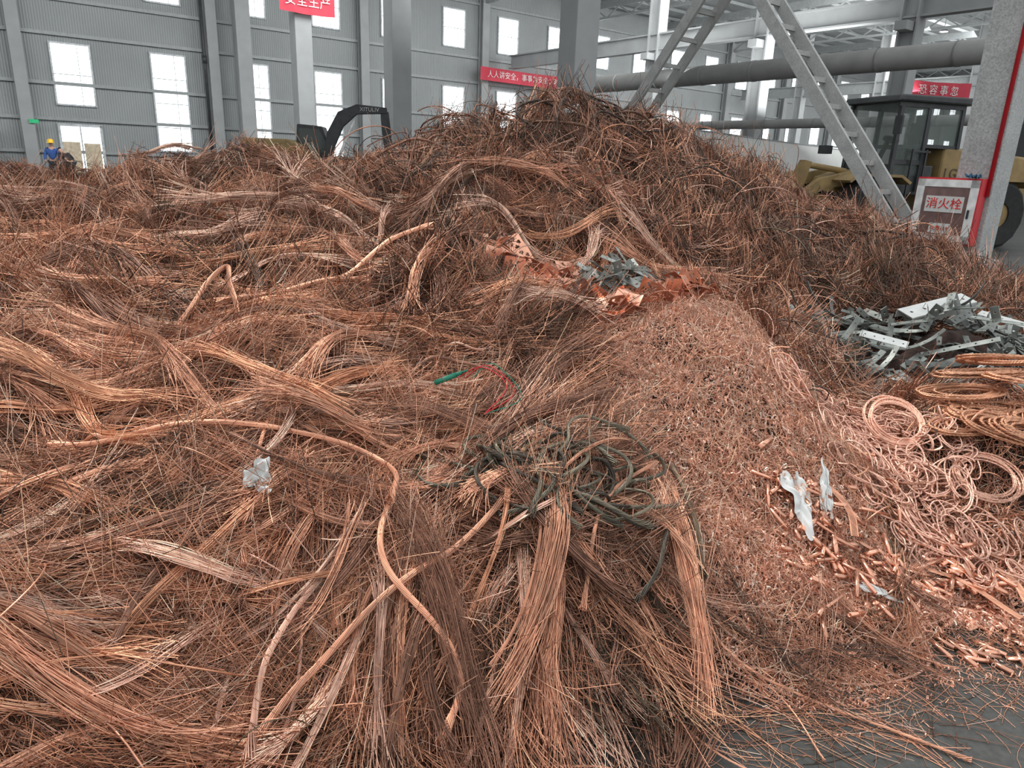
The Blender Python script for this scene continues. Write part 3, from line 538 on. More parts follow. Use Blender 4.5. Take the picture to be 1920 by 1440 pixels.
# ------------------------------------------------------------------ tubes, lugs
def hollow(L,r,th,seg=14,flat=False):
    V=[];F=[]
    for (px,rr) in [(-L/2,r),(L/2,r),(L/2,r-th),(-L/2,r-th)]:
        for s in range(seg): V.append((px,rr*math.cos(2*PI*s/seg),rr*math.sin(2*PI*s/seg)))
    for k in range(4):
        for s in range(seg): F.append((k*seg+s,k*seg+(s+1)%seg,((k+1)%4)*seg+(s+1)%seg,((k+1)%4)*seg+s))
    V=np.array(V)
    if flat: m=V[:,0]>0; V[m,2]*=.15; V[m,1]*=1.35
    return V,np.array(F)
tb=[proto('t',*hollow(*a),None,M_tube) for a in((.075,.0085,.0015),(.11,.008,.0015),(.05,.010,.002),(.15,.007,.001),(.08,.009,.002,14,True))]
for i in range(240):
    xx=random.uniform(1.05,1.95); yy=2.54-.28*(xx-1.12)+random.gauss(0,.13); k=random.randrange(5)
    if i>200: xx=random.uniform(1.1,2.0); yy=random.uniform(2.05,2.25)
    pile=Hs(xx,yy)>.03
    inst('copper_tube' if k<4 else 'cable_lug',tb[k],xx,yy,random.uniform(0,6.28),['short bright copper tube among clips','long straight length of copper tube','wide short copper sleeve among clips','long thin copper tube among clips','flattened copper cable lug among clips'][k],'copper tube','copper tubes near the floor',zo=.04+random.uniform(0,.04) if pile else .01,half=.05,tilt=random.gauss(0,.25) if pile else 0)
def braid(pts,label):
    Q=drape(pts,.008,.06); P=[]
    d=np.r_[0,np.cumsum(np.linalg.norm(np.diff(Q,axis=0),axis=1))]; T=np.gradient(Q,axis=0); T/=np.linalg.norm(T,axis=1,keepdims=True); Nn=np.stack([-T[:,1],T[:,0],0*T[:,0]],-1); Nn/=np.linalg.norm(Nn,axis=1,keepdims=True)
    for s in(-1,1):
        for k in range(7):
            ph=k/7*2*PI; w=.014*np.sin(d/.05*2*PI*s*.5+ph); q=Q+Nn*w[:,None]; q[:,2]+=.0018*np.cos(d/.05*2*PI*s*.5+ph)*s; P.append(q)
    P=np.array(P); V,F=tubes(P,np.full(len(P),.0019),4); mesh_np('flat_copper_braid',V,F,M_wireo,cols_for(len(P),P.shape[1],4,np.array(O)[None]*U(.7,1.1,(len(P),1))),label=label,category='copper braid',group='flat copper braids')
for p in ([(1.32,2.75),(1.38,2.6),(1.36,2.48)],[(1.75,2.7),(1.9,2.62),(1.98,2.45),(1.95,2.3)],[(1.62,2.5),(1.8,2.42),(1.9,2.25)],[(1.98,2.62),(2.08,2.5),(2.1,2.35)]): braid(p,'flat woven copper braid strap lying on scrap')
# ------------------------------------------------------------------ rope coils
def coil_path(r0,turns,jit,asp=1.,K=70):
    t=np.linspace(0,1,int(K*turns)); a=t*turns*2*PI; ph=U(0,6,4)
    r=r0*(1+jit*np.sin(a*.37+ph[0])+jit*.5*np.sin(a*1.3+ph[1])); return np.stack([r*np.cos(a),asp*r*np.sin(a),.012+jit*.25*r0*(1+np.sin(a*.51+ph[2]))],-1)
def coilobj(turn,r0,R,col,jit,asp,n=3,pitch=.03):
    Q=coil_path(r0,turn,jit,asp,int(30+r0*200)); return proto('coil',*helix(Q,R,n,pitch,col),M_wireo)
cr=[coilobj(7,.125,.0062,(.84,.48,.35),.13,1,3,.03) for _ in range(2)]
sk=[coilobj(9,.16,.007,(.68,.35,.21),.22,.42,3,.04) for _ in range(3)]
rl=[coilobj(random.uniform(1.5,3),.05+.013*i,.0042,(.86,.50,.38),.35,random.uniform(.25,.6),3,.025) for i in range(5)]
ropeok=lambda x,y:x>1.25+max(0,3.2-y)*.6
inst('rope_coil',cr[0],1.86,3.26,.3,'neat round coil of pink copper rope on top','rope coil',None,zo=.12,half=.1,roll=.55)
inst('rope_coil',cr[1],2.14,2.94,1.0,'round coil of copper rope beside the skeins','rope coil',None,zo=.02,half=.1)
for i,(a,b) in enumerate([(2.2,3.2),(2.32,3.3),(2.42,3.18),(2.25,3.4),(2.5,3.35),(2.4,3.05),(2.3,3.1),(2.55,3.2),(2.35,3.45),(2.48,3.5),(2.3,3.25),(2.45,3.28)]):
    inst('braided_skein',sk[i%3],a,b,-.15+random.gauss(0,.18),'thick skein of orange-brown braided copper rope','copper rope','braided skeins',zo=.02+.022*(i%5),half=.15,roll=random.gauss(0,.15))
c_=0
while c_<170:
    u=random.random(); xx=1.72+random.gauss(0,.26); yy=2.45+u*1.2
    if not ropeok(xx,yy) or xx>2.15: continue
    inst('copper_rope_loop',rl[c_%5],xx,yy,-1.2+random.gauss(0,.7),'looped length of pinkish twisted copper rope','copper rope','copper rope loops',zo=random.uniform(.0,.05),half=.1,roll=random.gauss(0,.35),tilt=random.gauss(0,.2)); c_+=1
ro=np.vectorize(ropeok)
k=500; x=U(1.25,3.0,k); y=U(2.5,4.2,k); m=ro(x,y); x=x[m];y=y[m];k=len(x)
L1=loops(x,y,U(.04,.12,k),U(.0025,.005,k),palette(k,[4,4,3,1.4,1.4,.8,0]),zo=.02,K=18,arc=(3,9))
k=5000; x=U(1.25,3.2,k); y=U(2.5,4.3,k); m=ro(x,y); x=x[m];y=y[m];k=len(x); P2=strands(x,y,U(0,6.28,k),U(.1,.4,k),1,.015,U(.0012,.0026,k),rng.normal(0,4,k),U(0,.1,k),palette(k,W_bright),K=9,zoff=.01)
V,F,c=merge([L1,P2]); mesh_np('tangled_copper_rope',V,F,M_wire,c,label='tangle of thin copper ropes and cords under the coils',category='copper rope',kind='stuff')
# ------------------------------------------------------------------ plastic scraps
def bag(name,x,y,th,sx,sy,zo,tilt,label,seed):
    n=30; u,v=np.meshgrid(np.linspace(-1,1,n),np.linspace(-1,1,n)); rad=1+.25*np.sin(3*np.arctan2(v,u)+seed)+.12*np.sin(7*np.arctan2(v,u))
    z=.22*waves(u,v,3,6,seed)+.2*waves(u,v,9,8,seed+1); sq=np.maximum(np.abs(u),np.abs(v))/np.maximum(np.hypot(u,v),1e-6)
    V=np.stack([u*sx*rad*sq,v*sy*rad*sq,z*min(sx,sy)],-1).reshape(-1,3); i=np.arange(n*n).reshape(n,n); F=np.stack([i[:-1,:-1],i[:-1,1:],i[1:,1:],i[1:,:-1]],-1).reshape(-1,4)
    o=mesh_np(name,V,F,M_bag,label=label,category='plastic scrap'); place(o,x,y,th,zo=zo,half=.08,tilt=tilt); return o
bag('plastic_bag',-.77,2.0,1.9,.055,.04,.16,-.3,'torn crumpled white plastic bag scrap caught on wires',3)
bag('plastic_sheet',1.17,2.60,1.7,.14,.05,.08,.0,'crumpled white plastic sheet draped over copper scrap',5)
bag('plastic_sheet',1.30,2.66,1.5,.12,.03,.08,-.2,'narrow white plastic strip beside the sheet',8)
bag('plastic_sheet',1.38,2.3,-.2,.09,.018,.07,.0,'thin flattened white plastic strip among tubes',9)
bag('plastic_bag',.45,7.1,.1,.08,.06,.12,-.6,'small grey plastic scrap on the upper slope',12)
o=MB().cyl((-.06,0,0),(.03,0,0),.011,14).cyl((.03,0,0),(.06,0,0),.011,14,r2=.006).cyl((.06,0,0),(.085,0,0),.004,8).obj('cable_plug',M_greenp,smooth=True,label='green plastic cable plug caught in the wires',category='plug'); place(o,-.26,2.76,.5,zo=.15,tilt=-.3)
for i in range(3):
    Q=catmull([(-.22+.03*i,2.72,.77),(-.12+.02*i,2.68+.03*i,.83),(-.02+.03*i,2.6,.78-.02*i),(-.1,2.52,.69)],.02); V,F=tubes(Q[None],np.array([.002]),6)
    mesh_np('insulated_lead',V,F,M_redw if i<2 else M_greenp,label='red insulated wire lead curling over copper strands' if i<2 else 'green insulated wire lead curling over copper strands',category='wire')
# ------------------------------------------------------------------ hall
PH=math.atan2(.613,.79)
def hw(s,n,z=0): return Vector((s*math.cos(PH)-n*math.sin(PH),s*math.sin(PH)+n*math.cos(PH),z))
def hobj(mb,name,mats,s,n,z=0,**kw): return mb.obj(name,mats,loc=hw(s,n,z),rz=PH,**kw)
MB().box((0,0,-.1),(260,260,.2)).obj('floor',M_floor,loc=(20,40,0),kind='structure')
NW=45.
hobj(MB().box((0,.1,6.7),(160,.2,13.4)),'wall_back',M_wall,50,NW,kind='structure')
hobj(MB().box((0,0,6.7),(.2,100,13.4)),'wall_end',M_wall,130,0,kind='structure')
hobj(MB().box((0,0,.1),(160,32,.2)),'ceiling',M_roof,50,30,13.4,kind='structure')
wi=0; tr=0
def trim(mb,m,s,n,z=0):
    global tr; tr+=1; hobj(mb,'trim_%d'%tr,m,s,n,z,kind='structure')
for z in(1.3,2.9,4.6,6.9,8.5,11.9): trim(MB().box((0,0,0),(158,.14,.16)),M_girt,50,NW-.1,z)
def window(s,z0,z1,w=1.75):
    global wi; wi+=1; h=z1-z0; mb=MB(); mb.box((0,0,h/2),(w,.04,h),mi=0)
    for k in(-1,1): mb.box((k*w/2,-.03,h/2),(.08,.10,h+.08),mi=1)
    for zz in(0,h): mb.box((0,-.03,zz),(w,.10,.08),mi=1)
    nb=max(2,round(h/1.35))
    for k in range(1,nb): mb.box((0,-.03,h*k/nb),(w,.06,.04),mi=1)
    mb.box((.18*w,-.03,h/2),(.03,.05,h),mi=1)
    hobj(mb,'window_%d'%wi,[M_glass,M_frame],s,NW-.06,z0,kind='structure')
for k in range(-2,24):
    s=5.75+4.59*k; window(s,9.0,11.35)
    if k==0: window(s,3.6,6.5)
    else: window(s,1.5,6.5)
mb=MB(); mb.box((0,0,1.3),(1.8,.05,2.6),mi=0).box((-.95,-.03,1.3),(.12,.12,2.7),mi=1).box((.95,-.03,1.3),(.12,.12,2.7),mi=1).box((0,-.03,2.62),(2,.12,.12),mi=1).box((0,-.03,1.3),(.06,.08,2.6),mi=1).box((-.5,-.05,.9),(.8,.05,1.8),mi=2).box((.45,-.05,.9),(.75,.05,1.7),mi=2)
hobj(mb,'door_1',[M_glass,M_frame,mat('door_stock',(.6,.5,.36),.7)],5.75,NW-.1,0,kind='structure')
for j in range(0,13):
    s=3.45+9.18*j
    hobj(MB().box((0,0,6.7),(.12,.5,13.4)).box((0,-.25,6.7),(.55,.1,13.4)).box((0,.2,6.7),(.55,.06,13.4)),'wall_column',M_conc2,s,NW-.35,0,label='grey steel column standing against the corrugated wall',category='column',group='wall columns')
    mb=MB(); mb.beam((0,-29,0),(0,0,0),.12,.5).beam((0,-29,-.9),(0,0,-.9),.2,.15)
    for q in range(12): mb.beam((0,-29+q*2.4,-.9),(0,-27.8+q*2.4,-.2),.08,.08); mb.beam((0,-27.8+q*2.4,-.2),(0,-26.6+q*2.4,-.9),.08,.08)
    hobj(mb,'roof_truss',M_girt,s,NW-.3,12.9,label='grey steel lattice truss under the roof',category='truss',group='roof trusses')
for q in range(12): trim(MB().box((0,0,0),(155,.1,.2)),M_girt,50,17+q*2.4,13.25)
hobj(MB().cyl((0,0,0),(0,0,13),.09,12).cyl((0,0,6.2),(0,0,6.6),.13,12),'downpipe',M_dark,12.1,NW-.7,0,smooth=True,label='dark rainwater downpipe running down the wall',category='pipe')
for i,(s,n) in enumerate(((13.9,5.15),(14,15.7),(14,25.8),(14,35.1),(14,43.6))):
    mb=MB(); d=(.62,.6) if i<1 else (.8,.7)
    mb.box((0,0,6.6),(d[0],d[1],13.2)).box((0,0,.15),(d[0]+.2,d[1]+.2,.3))
    hobj(mb,'concrete_column',M_conc if i==0 else M_conc2,s,n,0,bevel=.02,label='rough speckled concrete column carrying a red pipe' if i==0 else 'tall smooth grey concrete column',category='column',group='concrete columns')
for n in (16.2,23.3,30.4,37.5):
    mb=MB(); mb.box((0,0,6.6),(.2,.75,13.2)).box((0,.35,6.6),(.7,.08,13.2)).box((0,-.35,6.6),(.7,.08,13.2)).box((-.5,0,7.6),(.9,.5,.35))
    hobj(mb,'steel_column',M_conc2,33,n,0,label='grey H-section steel column with crane bracket',category='column',group='steel columns')
hobj(MB().box((0,0,.4),(.5,32,.08)).box((0,0,-.4),(.5,32,.08)).box((0,0,0),(.1,32,.8)),'crane_beam',M_conc2,33,28,8.4,label='long grey crane runway beam between columns',category='beam')
hobj(MB().box((0,0,.4),(.5,40,.08)).box((0,0,-.4),(.5,40,.08)).box((0,0,0),(.1,40,.8)),'crane_beam',M_girt,60,24,8.4,label='distant grey crane runway beam',category='beam')
for n in (10,17,24,31,38):
    hobj(MB().box((0,0,6.6),(.2,.75,13.2)).box((0,.35,6.6),(.7,.08,13.2)).box((0,-.35,6.6),(.7,.08,13.2)),'steel_column',M_conc2,60,n,0,label='distant grey H-section steel column',category='column',group='distant steel columns')
br=empty('column_brace',hw(14,10.7,0),PH,label='leaning A-shaped steel lattice brace between two columns',category='brace')
apex=5.9
for sg in(-1,1):
    foot=Vector((0,sg*4.95,0)); top=Vector((0,sg*.06,apex)); mb=MB()
    for k in(-1,1): mb.beam(foot+Vector((k*.38,0,0)),top+Vector((k*.38,0,0)),.08,.24,up=(0,sg,.8))
    leg=mb.obj('leg',M_brace,parent=br)
    d=top-foot
    for q in range(11):
        p=foot+d*(.05+.088*q); MB().beam(p+Vector((-.36,0,0)),p+Vector((.36,0,0)),.06,.09).obj('rung',M_brace,parent=leg)
MB().box((0,0,apex+.15),(1.,.8,.5)).obj('cap_plate',M_brace,parent=br,label='steel cap joining the legs')
hobj(MB().cyl((0,0,0),(0,0,10.5),.035,12),'fire_pipe',M_red,13.54,4.90,1.35,smooth=True,label='thin red fire water pipe up the column',category='pipe')
hy=empty('hydrant_cabinet',hw(13.43,5.42,.56),PH,label='red and silver fire hydrant cabinet on the concrete column',category='fire cabinet')
MB().box((0,0,.53),(.26,1.0,1.08)).obj('body',M_red,parent=hy)
mb=MB()
for k in(-1,1): mb.box((-.145,k*.42,.53),(.04,.12,1.02)); mb.box((-.145,0,.53+k*.45),(.04,.96,.12))
mb.obj('door_frame',M_alu,parent=hy,label='silver white aluminium door frame')
MB().box((-.14,0,.53),(.02,.8,.86)).obj('door_glass',M_boxg,parent=hy)
MB().box((-.156,0,.64),(.012,.6,.26)).obj('sign_plate',M_white,parent=hy)
MB().box((-.156,.0,.24),(.012,.34,.17)).obj('sign_plate',M_white,parent=hy)
MB().box((-.17,-.40,.5),(.03,.03,.14)).obj('handle',M_dark,parent=hy)
RF=Matrix(((0,0,-1),(-1,0,0),(0,1,0))).to_4x4()
text('消火栓',.19,Matrix.Translation((-.166,0,.64))@RF,M_lred,parent=hy)
text('火警119',.08,Matrix.Translation((-.166,0,.24))@RF,M_lred,parent=hy)
o=bag('rag',0,0,0,.16,.10,0,None,'t',21); o.data.materials[0]=M_cloth; o.matrix_world=Matrix.Translation(hw(13.38,5.1,1.66))@Matrix.Rotation(PH,4,'Z')@Matrix.Rotation(.15,4,'X'); o['label']='dark blue cloth rag lying on the hydrant cabinet'; o['category']='rag'
def pipe(name,s,n0,n1,z,r,label):
    mb=MB(); mb.cyl((0,n0-n1,0),(0,0,0),r,24)
    k=0
    while n0-n1+k*2.5<0: mb.cyl((0,n0-n1+k*2.5,0),(0,n0-n1+k*2.5+.12,0),r*1.04,24); k+=1
    return hobj(mb,name,M_duct,s,n1,z,smooth=True,label=label,category='duct')
pipe('air_duct',25.9,6,29,5.4,.38,'large brown-grey round duct running between columns')
pipe('air_duct',30,8,40,3.7,.2,'smaller grey round duct below the large one')
p0=Vector((4.7,28.8,0)); p1=Vector((23.4,52.8,0)); d=p1-p0
MB().box((d.length/2,0,1.6),(d.length,.15,3.2)).box((d.length/2,0,3.22),(d.length,.2,.06),mi=1).obj('wall_partition',[M_white,M_girt],loc=p0,rz=math.atan2(d.y,d.x),kind='structure')
def banner(s,n,z,w,h,txt,size,label,rot=0,space=1.):
    e=empty('banner',hw(s,n,z),PH+rot,label=label,category='banner')
    mb=MB(); K=16; vs=[];fs=[]
    for i in range(K+1):
        xx=-w/2+w*i/K; yy=.03*math.sin(i*1.1); sag=-.05*math.sin(PI*i/K); vs+=[(xx,yy,-h/2+sag),(xx,yy,h/2+sag)]
    for i in range(K): fs.append((2*i,2*i+2,2*i+3,2*i+1))
    mb.add(vs,fs); mb.obj('cloth',M_banner,parent=e)
    text(txt,size,Matrix.Translation((0,-.06,-.03))@Matrix.Rotation(PI/2,4,'X'),M_letter,parent=e,space=space); return e
banner(35.0,NW-1.2,7.45,9.6,.85,'人人讲安全，事事为安全；时时想安全',.50,'red cloth banner with white slogan hung along the wall')
banner(14.1,34.4,8.25,2.6,1.0,'安全生产',.55,'red slogan banner hung high between columns')
banner(40.6,18.0,5.9,3.8,.85,'恐容事忽',.50,'red cloth banner with white characters beneath roof beams',rot=-.45,space=1.5)
for (s,n) in((30,20),(45,20),(38,33),(52,33),(60,27),(24,33)):
    hobj(MB().cyl((0,0,0),(0,0,.35),.3,16,r2=.08,mi=0).cyl((0,0,-.02),(0,0,0),.27,16,mi=1).cyl((0,0,.35),(0,0,1.2),.02,6,mi=0),'hanging_lamp',[M_girt,mat('lamp_lens',(1,1,.95),.4,emis=3)],s,n,12.,smooth=False,label='round white high-bay lamp hanging from the roof',category='lamp',group='high-bay lamps')
hobj(MB().box((0,0,0),(.40,.06,.18)),'exit_sign',M_green,3.7,NW-.75,2.7,label='small green emergency exit sign on the wall column',category='sign')
hobj(MB().box((0,0,.9),(.8,.5,1.8),mi=0).box((0,-.26,.9),(.7,.02,1.6),mi=1).box((.0,-.28,1.5),(.3,.02,.12),mi=2),'electric_cabinet',[M_white,M_white,M_red],1.6,NW-1.2,.9,label='white electrical cabinet with a red strip',category='cabinet')
# ------------------------------------------------------------------ wheel loader
wl=empty('wheel_loader',(9.5,18.6,0),PI+.30,label='yellow wheel loader with dark glazed cab parked behind the heap',category='wheel loader')
b=MB().prism([(-.4,1.0),(-3.6,1.0),(-3.9,1.35),(-3.75,2.15),(-.4,2.35)],-.8,.8).box((-2.,0,.85),(3.2,1.0,.5)).obj('engine_hood',M_yellow,parent=wl,bevel=.06)
MB().box((-3.85,0,1.6),(.1,1.0,.7)).obj('grille',M_dark,parent=b)
text('LG855',.34,Matrix.Translation((-.95,.81,1.72))@Matrix.Rotation(PI,4,'Z')@Matrix.Rotation(PI/2,4,'X'),M_ltyel,parent=b)
cb=MB().box((.45,0,1.55),(1.3,1.5,.7)).obj('cab',M_dark,parent=wl,bevel=.03,label='operator cab with dark pillars')
mb=MB()
for xx in(-.75,.25,1.1):
    for yy in(-.78,.78): mb.beam((xx,yy,1.3 if xx>0 else 2.3),(xx-.06*(xx>1),yy*.95,3.3),.09,.09,up=(1,0,0))
mb.box((-.25,0,2.33),(1.0,1.6,.08))
for yy in(-.78,.78): mb.box((.2,yy*.96,3.22),(1.9,.08,.1)).box((.66,yy,1.95),(.8,.05,.1))
mb.obj('pillar_frame',M_dark,parent=cb)
MB().prism([(-.95,3.27),(1.3,3.27),(1.22,3.42),(-.9,3.44)],-.9,.9).obj('cab_roof',M_dark,parent=cb,bevel=.04)
for yy in(-.76,.76):
    MB().box((-.25,yy,2.8),(.92,.02,.92)).obj('side_window',M_cabg,parent=cb); MB().box((.66,yy,2.45),(.76,.02,1.6)).obj('side_window',M_cabg,parent=cb)
MB().box((1.08,0,2.5),(.02,1.4,1.5)).obj('windscreen',M_cabg,parent=cb)
MB().box((-.76,0,2.8),(.02,1.4,.92)).obj('rear_window',M_cabg,parent=cb)
MB().box((.35,.86,2.2),(.5,.04,.04)).box((.6,.86,1.6),(.04,.04,1.3)).box((.2,.86,1.6),(.04,.04,1.3)).obj('handrail',M_dark,parent=cb)
MB().box((-.1,0,2.1),(.5,.5,.5)).box((-.32,0,2.55),(.14,.46,.7)).box((-.34,0,2.98),(.1,.26,.2)).obj('seat',M_black,parent=cb)
MB().beam((.8,0,1.9),(.55,0,2.5),.08,.08).cyl((.5,0,2.45),(.48,0,2.5),.19,16).obj('steering_wheel',M_black,parent=cb)
MB().box((1.25,.95,2.75),(.05,.22,.4)).beam((1.05,.75,2.9),(1.25,.95,2.9),.03,.03).obj('mirror',M_dark,parent=cb)
MB().prism([(1.0,.7),(2.3,.6),(2.5,1.0),(2.2,1.55),(1.6,1.75),(1.15,1.4)],-.45,.45).obj('front_frame',M_yellow,parent=wl,bevel=.03)
for yy in(-.62,.62):
    MB().prism([(1.55,1.66),(1.75,1.76),(2.9,1.52),(4.0,.8),(3.9,.62),(2.8,1.28),(1.6,1.5)],yy-.07,yy+.07).obj('lift_arm',M_yellow,parent=wl)
    MB().cyl((1.5,yy*.7,1.0),(2.4,yy*.7,1.15),.08).cyl((2.4,yy*.7,1.15),(3.0,yy*.7,1.3),.045).obj('lift_cylinder',M_dark,parent=wl)
    MB().box((1.75,yy*1.2,2.2),(.22,.25,.2)).beam((1.75,yy*1.2,1.65),(1.75,yy*1.2,2.15),.06,.06).obj('headlight',M_dark,parent=wl)
MB().prism([(2.75,1.88),(2.95,1.92),(3.25,1.3),(3.1,1.1),(2.9,1.3)],-.1,.1).cyl((1.7,0,1.7),(2.85,0,1.82),.07).obj('tilt_lever',M_yellow,parent=wl)
MB().prism([(3.9,.3),(3.75,.9),(4.0,1.35),(4.1,1.32),(3.92,.9),(4.05,.42),(5.1,.12),(5.1,.05),(4.1,.1)],-1.45,1.45).obj('bucket',M_yellow,parent=wl)
for xx in(-2.05,1.75):
    for yy in(-.98,.98):
        pr=[(.30,-.24),(.72,-.27),(.80,-.2),(.80,.2),(.72,.27),(.30,.24)]; V=[];F=[];sg=28
        for s in range(sg):
            a=2*PI*s/sg; e=1+.03*(s%2)
            for (r,w) in pr: rr=r*(e if r>.75 else 1); V.append((rr*math.cos(a),w,rr*math.sin(a)))
        n=len(pr)
        for s in range(sg):
            for k in range(n): F.append((s*n+k,s*n+(k+1)%n,((s+1)%sg)*n+(k+1)%n,((s+1)%sg)*n+k))
        w=MB().add([(v[0]+xx,v[1]+yy,v[2]+.8) for v in V],F).obj('wheel',M_black,parent=wl)
        MB().cyl((xx,yy-.2,.8),(xx,yy+.2,.8),.36,20).cyl((xx,yy-.26,.8),(xx,yy+.26,.8),.12,12).obj('rim',M_yellow,parent=w)
    for yy in(-.98,.98): MB().prism([(xx-.9,1.5),(xx-.6,1.66),(xx+.6,1.66),(xx+.85,1.5),(xx+.8,1.45),(xx+.58,1.6),(xx-.58,1.6),(xx-.85,1.45)],yy-.28,yy+.28).obj('fender',M_yellow,parent=wl)
# ------------------------------------------------------------------ excavator
ex=empty('excavator',(-7.05,24.2,0),.10,label='small yellow excavator with black gooseneck boom behind the heap',category='excavator')
for yy in(-.8,.8):
    MB().prism([(-1.3,.1),(1.3,.1),(1.6,.35),(1.3,.65),(-1.3,.65),(-1.6,.35)],yy-.22,yy+.22).obj('track',M_black,parent=ex)
MB().prism([(-1.8,.8),(.9,.8),(.9,1.3),(-.3,2.05),(-1.7,2.05),(-1.9,1.3)],-.95,.95).obj('upper_body',M_yellow,parent=ex,bevel=.06)
c=MB().prism([(-.3,1.3),(.75,1.3),(.8,1.9),(.6,2.5),(-.2,2.55)],.05,.95).obj('cab',M_dark,parent=ex,bevel=.04)
MB().prism([(-.2,1.7),(.68,1.7),(.72,1.95),(.52,2.4),(-.12,2.42)],.02,.98).obj('cab_window',M_cabg,parent=c)
bo=MB().prism([(.6,1.2),(.85,1.1),(1.02,1.9),(1.3,2.5),(1.75,2.9),(2.7,2.95),(2.7,3.13),(1.75,3.2),(1.15,2.95),(.78,2.3)],-.2,.0).obj('boom',M_dark,parent=ex,bevel=.02)
text('XITULIV',.17,Matrix.Translation((2.15,-.205,3.05))@Matrix.Rotation(PI/2,4,'X'),M_boomt,parent=bo)
MB().prism([(2.5,3.1),(2.75,3.0),(2.9,1.6),(2.75,1.5),(2.6,1.7),(2.5,2.8)],-.18,-.02).obj('stick',M_dark,parent=ex)
MB().prism([(2.75,1.6),(3.05,1.5),(3.1,1.1),(2.75,.9),(2.35,1.1),(2.4,1.2),(2.75,1.1),(2.85,1.35)],-.45,.25).obj('bucket',M_dark,parent=ex)
MB().cyl((1.1,-.11,1.5),(1.65,-.11,2.7),.05).obj('boom_cylinder',M_alu,parent=ex)
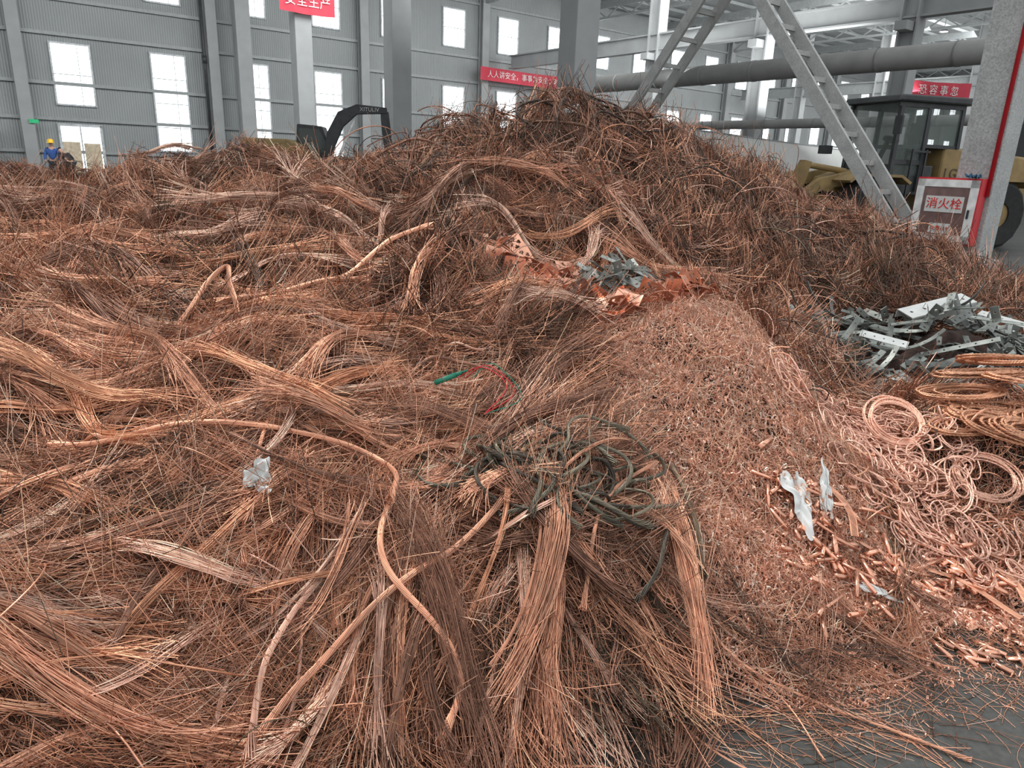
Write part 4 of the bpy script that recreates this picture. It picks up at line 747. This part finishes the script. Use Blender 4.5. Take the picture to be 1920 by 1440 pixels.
# ------------------------------------------------------------------ people
def skin(name,pts,edges,m,parent,sub=1):
    me=bpy.data.meshes.new(name); me.from_pydata([p[:3] for p in pts],edges,[]); o=bpy.data.objects.new(name,me); COL.objects.link(o)
    o.modifiers.new('s','SKIN')
    for i,p in enumerate(pts): me.skin_vertices[0].data[i].radius=(p[3],p[3])
    me.skin_vertices[0].data[0].use_root=True
    ss=o.modifiers.new('u','SUBSURF'); ss.levels=sub; ss.render_levels=sub+1; me.materials.append(m); o.parent=parent; return o
def person(loc,rz,lean,label,jacket,helmet):
    e=empty('person',loc,rz,label=label,category='person')
    def T(x,y,z,r):
        if z>.95: return (x+math.sin(lean)*(z-.95),y,math.cos(lean)*(z-.95)+.95,r)
        return (x,y,z,r)
    kb=.12*lean
    P=[T(0,0,.95,.13),T(0,0,1.2,.13),T(0,0,1.42,.12),T(0,0,1.53,.055),T(.02,0,1.62,.09),T(.02,0,1.70,.085),
       T(0,.19,1.43,.06),T(.05,.27,1.18,.045),T(.2,.25,.98,.035),T(.27,.24,.93,.035),T(0,-.19,1.43,.06),T(.05,-.27,1.18,.045),T(.2,-.25,.98,.035),T(.27,-.24,.93,.035),
       T(0,.1,.88,.09),T(kb,.11,.5,.06),T(0,.12,.09,.045),T(.15,.13,.04,.04),T(0,-.1,.88,.09),T(kb,-.11,.5,.06),T(0,-.12,.09,.045),T(.15,-.13,.04,.04)]
    E=[(0,1),(1,2),(2,3),(3,4),(4,5),(2,6),(6,7),(7,8),(8,9),(2,10),(10,11),(11,12),(12,13),(0,14),(14,15),(15,16),(16,17),(0,18),(18,19),(19,20),(20,21)]
    skin('body',P,E,M_skin,e)
    g=lambda i,k:(*P[i][:3],P[i][3]*k)
    skin('jacket',[g(0,1.15),g(1,1.2),g(2,1.2),g(6,1.25),g(7,1.35),g(8,1.4),g(10,1.25),g(11,1.35),g(12,1.4)],[(0,1),(1,2),(2,3),(3,4),(4,5),(2,6),(6,7),(7,8)],jacket,e)
    skin('trousers',[g(0,1.12),g(14,1.15),g(15,1.35),g(16,1.5),g(18,1.15),g(19,1.35),g(20,1.5)],[(0,1),(1,2),(2,3),(0,4),(4,5),(5,6)],M_navy,e)
    h=Vector(P[5][:3]); ax=Vector((math.sin(lean),0,math.cos(lean)))
    if helmet:
        R=Vector((0,0,1)).rotation_difference(ax).to_matrix()
        V=[];F=[];sg=16;prof=[(.165,.0),(.13,.02),(.125,.08),(.09,.13),(.03,.155)]
        for (r,z) in prof:
            for s in range(sg): a=2*PI*s/sg; V.append(tuple(h+R@Vector((r*math.cos(a)*(1.1 if math.cos(a)>0 else 1),r*math.sin(a),z))))
        for k in range(4):
            for s in range(sg): F.append((k*sg+s,k*sg+(s+1)%sg,(k+1)*sg+(s+1)%sg,(k+1)*sg+s))
        F.append(tuple(range(4*sg,5*sg))); MB().add(V,F).obj('hard_hat',M_helm,parent=e,smooth=True)
    else: skin('hair',[(*(h+ax*.01-Vector((.02,0,0))),.095),(*(h+ax*.05),.08)],[(0,1)],M_navy,e)
    return e
person((-19.9,31.5,0),-1.2,.06,'person standing in blue work clothes and yellow hard hat',M_blue,True)
person((-18.45,30.3,0),2.7,.85,'person in dark clothes bending forward over scrap',M_navy,False)
# ------------------------------------------------------------------ light
w=bpy.data.worlds.new('world'); S.world=w; w.use_nodes=True; bg=w.node_tree.nodes['Background']; bg.inputs[0].default_value=(.94,.97,1.0,1); bg.inputs[1].default_value=1.12
l=bpy.data.lights.new('soft_sun','SUN'); l.energy=2.1; l.angle=math.radians(28); l.color=(1,.98,.95); lo=bpy.data.objects.new('soft_sun',l); COL.objects.link(lo)
lo.rotation_euler=Vector((-.4,.45,.85)).to_track_quat('Z','Y').to_euler()
for (s,n,z,sx,sy,pw,dr) in((10,28,13.0,50,8,7500,(0,1,-.75)),(60,28,13.0,50,8,7500,(0,1,-.75)),(45,20,4.5,60,4,5500,(.1,.5,1))):  # added fill panels that brighten wall and roof, no real fixtures here
    l=bpy.data.lights.new('hall_fill','AREA'); l.shape='RECTANGLE'; l.size=sx; l.size_y=sy; l.energy=pw; l.color=(.97,.99,1)
    lo=bpy.data.objects.new('hall_fill',l); COL.objects.link(lo); lo.location=hw(s,n,z)
    dv=Matrix.Rotation(PH,3,'Z')@Vector(dr).normalized(); xv=Matrix.Rotation(PH,3,'Z')@Vector((1,0,0)); zv=-dv; xv=(xv-zv*xv.dot(zv)).normalized(); yv=zv.cross(xv)
    lo.rotation_euler=Matrix((xv,yv,zv)).transposed().to_euler()
